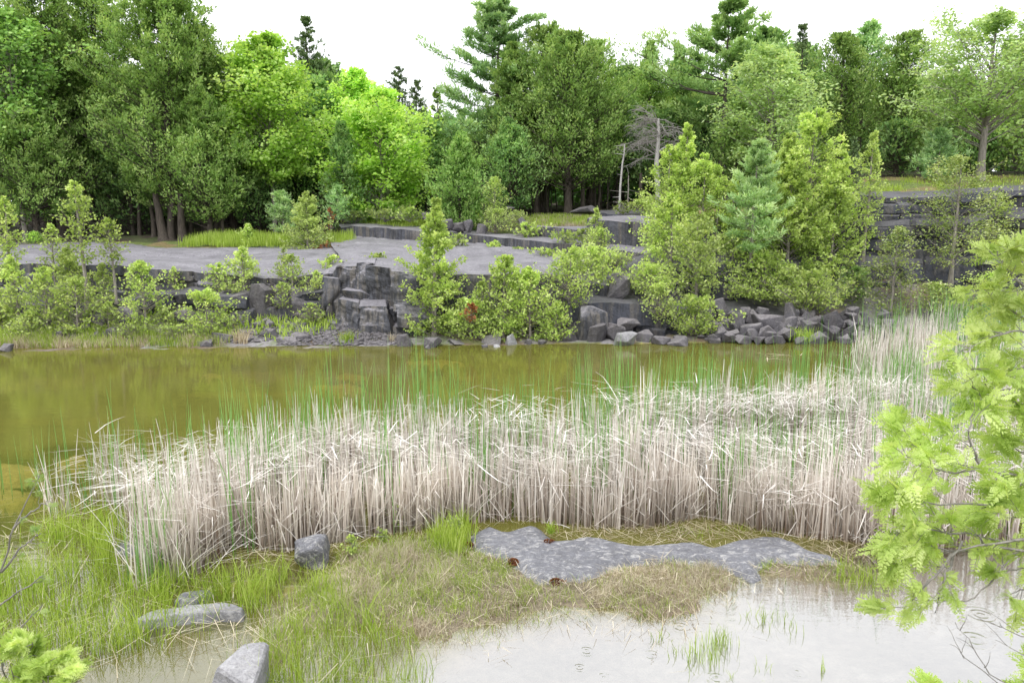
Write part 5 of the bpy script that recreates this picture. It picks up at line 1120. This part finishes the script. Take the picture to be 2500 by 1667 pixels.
TURF = [grass_set(PENIN, 13000, (.04, .13), (.0025, .005), .6, 12, .05, dens=notslab, tint=(.5, .2)), grass_set(gpoly([(620, 1430), (820, 1340), (1100, 1300), (1160, 1360), (1260, 1400), (1150, 1500), (900, 1540), (700, 1500)]), 5000, (.06, .2), (.003, .006), .5, 16, .06, dens=notslab, tint=(.45, .2)),
        grass_set(gpoly([(1090, 1300), (1160, 1290), (1130, 1380), (1040, 1350)]), 500, (.12, .38), (.005, .012), .25, 10, .05, tint=(.6, .15)), grass_set(gpoly([(1520, 1300), (1880, 1285), (1880, 1300), (1700, 1320), (1520, 1318)]), 260, (.05, .2), (.003, .006), .5, 22, .06),
        grass_set(gpoly([(2040, 1400), (2160, 1400), (2160, 1440), (2050, 1425)]), 260, (.08, .3), (.004, .007), .35, 12, .07), grass_set(gpoly([(1740, 1360), (1930, 1355), (1900, 1390), (1830, 1400)]), 200, (.05, .14), (.003, .006), .5, 22, .05)]
stuff('turf_grass', join(TURF), 'grass', 'short green grass on the little peninsula', 'grass')
DRY = [grass_set(PENIN, 9000, (.02, .09), (.003, .007), 1.1, 26, .045, dens=notslab, tint=(.40, .25)), grass_set(PENIN, 19000, (.03, .10), (.003, .006), .9, 14, .06, dens=notslab, tint=(.62, .2)), grass_set(gpoly([(1470, 1400), (1760, 1385), (1800, 1420), (1650, 1500), (1450, 1480)]), 6000, (.05, .14), (.003, .005), .8, 30, .05, dens=notslab, tint=(.68, .22)),
       grass_set(gpoly([(760, 1420), (1000, 1330), (1150, 1400), (1000, 1500), (1100, 1560), (900, 1560)]), 6000, (.05, .18), (.003, .005), .8, 20, .06, dens=notslab, tint=(.72, .2))]
stuff('dry_grass', join(DRY), 'straw', 'matted dry straw grass on the little peninsula', 'grass')
def patch(name, pts, Y0n, n, h, w, mat, label, clump=30, cs=.15, lean=.3):
    q = scatter(pts, n, rg, clump, cs); n = len(q); z = ground_z(q[:, 0], q[:, 1]) + Y0n
    V = blades(np.stack([q[:, 0], q[:, 1], z], 1), rg.uniform(*h, n), rg.uniform(*w, n), np.abs(rg.normal(0, lean, n)) * .2, rg.uniform(0, 6.28, n), np.full(n, 1.), 3, tint=np.clip(rg.normal(.55, .2, n), 0, 1), rg=rg, basedark=.2)
    return stuff(name, V, mat, label, 'grass')
patch('shelf_grass', [(-13.6, 33.2), (-6.8, 33.4), (-7, 35.3), (-13.5, 35.6)], .12, 9000, (.15, .5), (.015, .035), 'grass', 'strip of bright green grass along the back of the lower shelf')
patch('meadow_grass', [(0.4, 34.8), (4.2, 33.8), (5.4, 38), (-.5, 38.2)], .0, 9000, (.06, .26), (.012, .03), 'grass', 'green and tawny meadow on the terrace before the dark trunks')
patch('meadow_straw', [(0.4, 34.2), (4.2, 33.4), (5.4, 38), (-.5, 38.2)], .0, 6000, (.05, .22), (.012, .03), 'straw', 'dry tawny grass mixed into the terrace meadow')
patch('clifftop_grass', [(11.4, 28.6), (20, 28.2), (24, 31), (22, 35), (12, 33)], .0, 4500, (.05, .22), (.012, .025), 'grass', 'green meadow on top of the cliff')
patch('terrace_weeds', [(-7.5, 36.8), (-2, 35.8), (-1, 38.5), (-8, 39.5)], .1, 7000, (.1, .4), (.015, .04), 'grass', 'green weeds along the back of the terrace')
patch('shore_grass', [(-15, 21.6), (-8.2, 21.95), (-8.2, 22.5), (-15, 22.3)], .0, 3500, (.08, .26), (.008, .018), 'straw', 'tan tussocks of grass along the far waterline', 20, .12, .5)
patch('shore_green_grass', [(-15, 21.7), (-7.9, 22.0), (-7.9, 22.8), (-15, 22.8)], .0, 6000, (.10, .30), (.008, .018), 'grass', 'green grass along the far waterline', 20, .12, .5)
patch('slope_weeds', [(-15, 22.6), (-5.6, 22.6), (-5.2, 25.0), (-15, 25.4)], .05, 8000, (.06, .25), (.015, .035), 'grass', 'low green weeds between the stones of the sapling slope', 24, .2, .5)
# single tufts
def tuft(px, py, n, h, label, mat='grass', Y=None, z=None, w=.05, spread=.9, cat='grass tuft', bw=(.003, .007), name='grass_tuft'):
    x, y, zz = gat(px, py, .0) if Y is None else at(px, py, Y); rg = np.random.default_rng(int(px + py)); zz = zz if z is None else z
    az = rg.uniform(0, 6.28, n); H = h * rg.uniform(.5, 1.1, n)
    V = blades(np.stack([rg.normal(0, w, n), rg.normal(0, w, n), np.full(n, -.02)], 1), H, rg.uniform(*bw, n), H * np.abs(rg.normal(0, .5, n)) * spread, az, np.full(n, 1.0), 5, tint=np.clip(rg.normal(.5, .2, n), 0, 1), rg=rg, droop=.1)
    o = link(name, np_mesh(name, V[0], V[1], M[mat], tint=V[2])); o.location = (x, y, zz); return tag(o, label, cat)
tuft(1345, 1322, 60, .16, 'small bright grass tuft sprouting from the moss on the flat rock', z=.13, w=.03, bw=(.004, .009))
tuft(1722, 1600, 90, .22, 'dark green rush tuft standing in the pale puddle', w=.10)
tuft(1765, 1570, 60, .2, 'smaller rush tuft behind the one in the puddle', w=.07)
tuft(1860, 1510, 40, .18, 'thin rushes in the puddle near the mud edge', w=.10); tuft(1925, 1530, 24, .16, 'few rushes in the puddle under the cedar branch', w=.08)
tuft(1600, 1555, 16, .14, 'three thin rushes close to the mud edge', w=.05); tuft(1650, 1590, 14, .14, 'thin rushes left of the dark rush tuft', w=.05)
tuft(1785, 1655, 8, .12, 'single little rush at the bottom of the puddle', w=.008); tuft(2010, 1635, 8, .16, 'single rush right in the open puddle', w=.008); tuft(1870, 1640, 10, .12, 'few short rushes low in the puddle', w=.06)
tuft(850, 838, 120, .42, 'green grass tuft on the gravel shore', Y=22.3, z=.05, w=.12, bw=(.01, .02)); tuft(590, 836, 140, .5, 'tan and green grass tuft at the far waterline', 'straw', Y=22.3, z=.05, w=.14, bw=(.01, .02))
tuft(960, 840, 50, .4, 'dry tuft beside the dark shore stone', 'straw', Y=22.3, z=.0, w=.06, bw=(.008, .016)); tuft(1960, 830, 140, .42, 'bright grass tuft among the rubble blocks', Y=22.5, z=.1, w=.18, bw=(.012, .02))
tuft(640, 1600, 30, .3, 'leafy green sprout in front of the pale pointed boulder', w=.06, bw=(.006, .014)) if False else None
cushion(1340, 1325, 42, 30, 'largest red-brown moss cushion, with a grass tuft growing from it', 1); cushion(1146, 1328, 20, 24, 'rust moss cushion at the upper corner of the flat rock', 2); cushion(1132, 1352, 34, 16, 'rust moss under straw beside the flat rock', 3)
cushion(1252, 1366, 34, 18, 'dark moss cushion on the grass side of the flat rock', 4); cushion(1358, 1416, 50, 20, 'long dark moss cushion at the lower rim of the flat rock', 5)
# small herbs with feathery foliage on the peninsula
for (px, py, h, lab) in [(975, 1265, .35, 'feathery yellow-green plant standing in the reed edge'), (935, 1300, .2, 'low feathery plant before the reed edge'), (1110, 1290, .3, 'broad-bladed green plant left of the flat rock'), (860, 1330, .25, 'feathery herb between boulder and reeds')]:
    x, y, _ = gat(px, py + 30); H = h
    me = plant_mesh('herb', int(px), 'twig_grey', 'cedar_grey', H=H, Rr=H * .35, base=.1, prof='egg', nb=26, rise=.8, nsub=4, sub_len=.4, leaves=900, L=.025, W=.008, style='fan', clump=.02, trunk_r=.003)
    put('herb', lab, 'herb', me, (x, y, max(0, gz(x, y))))

# ------------------------------------------------------------------ near cedar branches
def fern_sprays(P, D, Nn, L, tint, rg, side=7, sub=4):
    """flat fern-like cedar sprays: axis, side twigs and scale leaves, all in one plane each"""
    n = len(P); D = nrm(D); S = nrm(np.cross(Nn, D)); Nn = nrm(np.cross(D, S)); out = []
    Lc = L[:, None]
    def quad(A, Bd, l, w, t):
        Sd = nrm(np.cross(Nn, Bd)); m_ = A + Bd * l * .5
        out.append((np.stack([A, m_ + Sd * w / 2, A + Bd * l, m_ - Sd * w / 2], 1).reshape(-1, 3), np.arange(n * 4).reshape(n, 4), np.repeat(np.clip(t, 0, 1), 4)))
    drp = rg.uniform(0, .35, n)[:, None]
    def axis(t): return P + D * Lc * t - Nn * 0 + np.array([0, 0, -1.0]) * Lc * drp * t * t
    quad(P, D, Lc * .97, Lc * .035, tint - .15)
    for j in range(side):
        t = .10 + .86 * j / side
        for sg in (-1, 1):
            a = rg.uniform(.75, 1.0, n)[:, None]; Bd = nrm(D * np.cos(a) + S * sg * np.sin(a)); l = Lc * .46 * (1 - t * .75) * rg.uniform(.75, 1.15, n)[:, None]
            A = axis(t + (.05 if sg > 0 else 0)); quad(A, Bd, l, l * .07 + Lc * .012, tint - .02)
            for k in range(sub):
                u = .22 + .7 * k / sub
                for s2 in (-1, 1):
                    S2 = np.cross(Nn, Bd); B2 = nrm(Bd * .75 + S2 * s2 * .66); quad(A + Bd * l * u, B2, l * .30 * (1.1 - u * .6), l * .075 + Lc * .012, tint + .12)
    return join(out)
def near_cedar(name, label, limbs, seed, spray_n, Ls=(.08, .17), mat='cedar_near', twig_r=.006, cloud=.17, origin=None, bare=(), leafT=(.15, 1.0), tint_mu=.44):
    rg = np.random.default_rng(seed)
    t = thing(name, label, 'cedar', origin)
    O = np.array(origin); parts = []; spray = []
    for Lm, wgt in limbs:
        A = np.array([at(*p) for p in Lm]) - O
        q = np.linspace(0, 1, 14); d = np.linspace(0, 1, len(A)); C0 = np.stack([np.interp(q, d, A[:, i]) for i in range(3)], 1)
        C0 = np.stack([np.convolve(np.pad(C0[:, i], 1, 'edge'), [.25, .5, .25], 'valid') for i in range(3)], 1) + rg.normal(0, .006, C0.shape)
        length = np.linalg.norm(np.diff(A, axis=0), axis=1).sum()
        parts.append(tubes(C0[None], np.linspace(twig_r * 1.5, twig_r * .4, 14)[None], 6))
        if wgt <= 0: continue
        ns = max(3, int(length * 9 * min(1, wgt))); st = rg.uniform(leafT[0], 1, ns); P0, D0 = interp_poly(C0[None], np.zeros(ns, int), st)
        D1 = nrm(D0 * .7 + rg.normal(0, .55, (ns, 3)) * np.array([1, 1, .8])); l = rg.uniform(.5, 1.0, ns) * cloud * 1.5 * (1.2 - .5 * st)
        v = np.linspace(0, 1, 5)[None, :, None]; Sb = P0[:, None] + D1[:, None] * l[:, None, None] * v + rg.normal(0, .006, (ns, 5, 3)).cumsum(1)
        parts.append(tubes(Sb, np.linspace(twig_r * .5, twig_r * .2, 5)[None] * np.ones((ns, 1)), 4))
        k = int(spray_n * length * wgt); si = rg.integers(0, ns, k); Pp, Dd = interp_poly(Sb, si, rg.uniform(.2, 1, k))
        Dd = nrm(Dd * .8 + rg.normal(0, .45, (k, 3)) + np.array([0, 0, -.12])); spray.append((Pp, Dd, np.clip(rg.normal(tint_mu, .16, ns)[si] + rg.normal(0, .10, k), 0, 1)))
    for b in bare:
        A = np.array([at(*p) for p in b[0]]) - O; q = np.linspace(0, 1, 12); d = np.linspace(0, 1, len(A)); C0 = np.stack([np.interp(q, d, A[:, i]) for i in range(3)], 1) + rg.normal(0, .004, (12, 3))
        parts.append(tubes(C0[None], np.linspace(b[1], b[2], 12)[None], 6))
        ns = b[3]
        if ns:
            P0, D0 = interp_poly(C0[None], np.zeros(ns, int), rg.uniform(.2, .95, ns)); D1 = nrm(D0 + rg.normal(0, .5, (ns, 3))); v = np.linspace(0, 1, 5)[None, :, None]
            parts.append(tubes(P0[:, None] + D1[:, None] * rg.uniform(.06, .22, ns)[:, None, None] * v + rg.normal(0, .005, (ns, 5, 3)).cumsum(1), np.linspace(.0025, .001, 5)[None] * np.ones((ns, 1)), 3))
    V = join(parts); link('branches', np_mesh('branches', V[0], V[1], M['twig_grey'], smooth=True), t)
    if spray:
        P = np.concatenate([s[0] for s in spray]); D = np.concatenate([s[1] for s in spray]); ti = np.concatenate([s[2] for s in spray]); k = len(P)
        Nn = nrm(rg.normal(0, 1, (k, 3)) * .75 + np.array([-.1, -.5, .55]))
        V = fern_sprays(P, D, Nn, rg.uniform(*Ls, k), ti, rg); link('foliage', np_mesh('foliage', V[0], V[1], M[mat], tint=np.clip(V[2], 0, 1)), t)
    return t
Yn = 4.6
org = tuple(at(2720, 1500, 4.7)); 
limbs = [([(2720, 1500, 4.7), (2640, 1000, 4.8), (2600, 500, 4.9)], 0), 
  ([(2620, 900, 4.8), (2500, 800, 4.7), (2430, 820, 4.6), (2340, 860, 4.5)], 1.0), ([(2600, 760, 4.8), (2500, 700, 4.7), (2440, 640, 4.7), (2430, 610, 4.7)], 1.0), ([(2620, 860, 4.8), (2520, 900, 4.7), (2400, 900, 4.6), (2310, 880, 4.5)], .9),
  ([(2600, 700, 4.9), (2500, 650, 4.8), (2480, 600, 4.8)], .9), ([(2630, 980, 4.8), (2500, 950, 4.7), (2400, 960, 4.6), (2340, 900, 4.6)], 1.0), ([(2650, 1050, 4.8), (2500, 1010, 4.6), (2430, 1000, 4.6), (2400, 930, 4.6)], 1.0),
  ([(2660, 1180, 4.7), (2480, 1160, 4.5), (2350, 1140, 4.4), (2260, 1100, 4.35), (2190, 1060, 4.3)], 1.0), ([(2660, 1180, 4.7), (2400, 1150, 4.4), (2290, 1150, 4.3), (2210, 1120, 4.2)], .9), ([(2670, 1260, 4.7), (2480, 1230, 4.5), (2340, 1230, 4.4), (2240, 1230, 4.3), (2190, 1210, 4.3)], 1.15),
  ([(2690, 1350, 4.7), (2500, 1330, 4.5), (2330, 1300, 4.4), (2230, 1290, 4.3), (2180, 1310, 4.3)], 1.2), ([(2690, 1350, 4.7), (2450, 1350, 4.5), (2330, 1345, 4.4), (2240, 1330, 4.3), (2190, 1350, 4.3)], 1.0), ([(2700, 1200, 4.7), (2520, 1110, 4.6), (2450, 1080, 4.6)], 1.0),
  ([(2350, 1320, 4.4), (2290, 1400, 4.3), (2240, 1440, 4.3), (2200, 1500, 4.3)], .8), ([(2330, 1350, 4.4), (2300, 1430, 4.3), (2280, 1500, 4.25)], .7), ([(2690, 1380, 4.7), (2520, 1390, 4.5), (2440, 1390, 4.4)], 1.0), ([(2690, 1400, 4.7), (2520, 1430, 4.5), (2470, 1450, 4.4)], .7),
  ([(2700, 1100, 4.7), (2540, 1060, 4.7), (2460, 1070, 4.6)], .9), ([(2400, 1150, 4.4), (2360, 1060, 4.4), (2380, 980, 4.5)], .8), ([(2650, 1000, 4.7), (2500, 990, 4.6), (2420, 960, 4.6), (2360, 970, 4.6)], 1.0), ([(2640, 820, 4.8), (2520, 790, 4.7), (2440, 740, 4.7), (2400, 700, 4.7)], 1.0), ([(2690, 1290, 4.7), (2540, 1260, 4.5), (2420, 1260, 4.4)], 1.2), ([(2690, 1200, 4.7), (2560, 1180, 4.5), (2460, 1190, 4.5)], 1.2), ([(2650, 930, 4.8), (2540, 860, 4.7), (2460, 880, 4.7)], 1.0)]
limbs += [([(2650, 1050, 4.8), (2800, 960, 4.9), (2950, 930, 5.0)], 1.0), ([(2690, 1300, 4.8), (2850, 1230, 4.9), (3000, 1220, 5.0)], 1.0), ([(2620, 760, 4.9), (2750, 680, 5.0), (2850, 640, 5.1)], 1.0), ([(2700, 1450, 4.8), (2850, 1400, 4.9), (2980, 1420, 5.0)], 1.0), ([(2600, 560, 4.9), (2640, 430, 5.0), (2660, 330, 5.0)], 1.0), ([(2660, 1150, 4.8), (2700, 1080, 5.2), (2740, 1040, 5.5)], 1.0), ([(2640, 900, 4.8), (2660, 820, 5.2), (2680, 780, 5.5)], 1.0)]
bare = [([(2740, 1990, 4.8), (2710, 1500, 4.8), (2650, 1000, 4.85), (2610, 500, 4.95), (2650, 330, 5.0)], .034, .008, 6), ([(2720, 1330, 4.6), (2520, 1310, 4.4), (2440, 1325, 4.35), (2380, 1330, 4.3), (2320, 1358, 4.3)], .011, .004, 6), ([(2720, 1350, 4.6), (2500, 1345, 4.4), (2400, 1330, 4.35), (2390, 1305, 4.3)], .012, .004, 6), ([(2470, 1360, 4.4), (2420, 1420, 4.35), (2370, 1465, 4.3), (2300, 1468, 4.3), (2230, 1465, 4.3)], .006, .002, 4),
        ([(2720, 1560, 4.4), (2500, 1555, 4.3), (2420, 1520, 4.3), (2390, 1508, 4.3)], .004, .001, 3), ([(2720, 1620, 4.4), (2500, 1600, 4.2), (2430, 1560, 4.2)], .004, .001, 3), ([(2560, 1760, 4.2), (2430, 1660, 4.1), (2350, 1600, 4.1), (2325, 1570, 4.1)], .004, .0012, 3), ([(2560, 1720, 4.2), (2420, 1650, 4.1), (2370, 1570, 4.1), (2330, 1520, 4.1)], .004, .0012, 3)]
near_cedar('cedar_branches', 'near bright green cedar with flat fern-like sprays and grey limbs reaching over the puddle', limbs, 31, 88, origin=org, bare=bare)
near_cedar('cedar_sprig', 'bright cedar sprig at the bottom edge of the puddle', [([(2420, 1800, 4.3), (2380, 1730, 4.25), (2310, 1700, 4.2)], .8), ([(2420, 1760, 4.3), (2480, 1700, 4.2), (2520, 1640, 4.2)], 1.0), ([(2560, 1760, 4.3), (2520, 1660, 4.2)], .8)], 33, 170, origin=tuple(at(2420, 1790, 4.3)))
near_cedar('cedar_bush', 'bright green cedar bush at the bottom corner among grass', [([(60, 1800, 4.6), (60, 1650, 4.6), (80, 1560, 4.5)], 1.2), ([(60, 1800, 4.6), (110, 1640, 4.5), (160, 1590, 4.4)], 1.1), ([(60, 1800, 4.6), (10, 1640, 4.5), (-10, 1550, 4.5)], 1.2), ([(80, 1800, 4.5), (150, 1680, 4.4), (200, 1660, 4.3)], 1.0), ([(60, 1800, 4.6), (40, 1700, 4.4), (30, 1620, 4.3)], 1.1), ([(40, 1800, 4.6), (100, 1720, 4.3), (120, 1650, 4.3)], 1.0)], 37, 330, Ls=(.05, .11), origin=tuple(at(60, 1830, 4.6)), cloud=.13)
near_cedar('juniper', 'thin scrubby juniper sprig rising over the marsh grass at the picture edge', [([(-60, 1620, 5.6), (0, 1400, 5.5), (30, 1290, 5.4), (70, 1210, 5.4), (110, 1140, 5.4)], .30), ([(0, 1400, 5.5), (60, 1330, 5.4), (100, 1300, 5.3)], .3), ([(30, 1290, 5.4), (90, 1240, 5.4), (120, 1220, 5.4)], .3), ([(-60, 1500, 5.5), (0, 1480, 5.4), (80, 1420, 5.3), (110, 1400, 5.3)], .25), ([(-60, 1600, 5.5), (20, 1560, 5.4), (110, 1470, 5.3)], .2)], 41, 70, Ls=(.04, .08), mat='cedar', origin=tuple(at(-80, 1640, 5.6)), twig_r=.006, cloud=.07, tint_mu=.75)
for o in list(scene.objects):
    if o.type == 'MESH' and o.name.startswith('cedar_branches'): pass
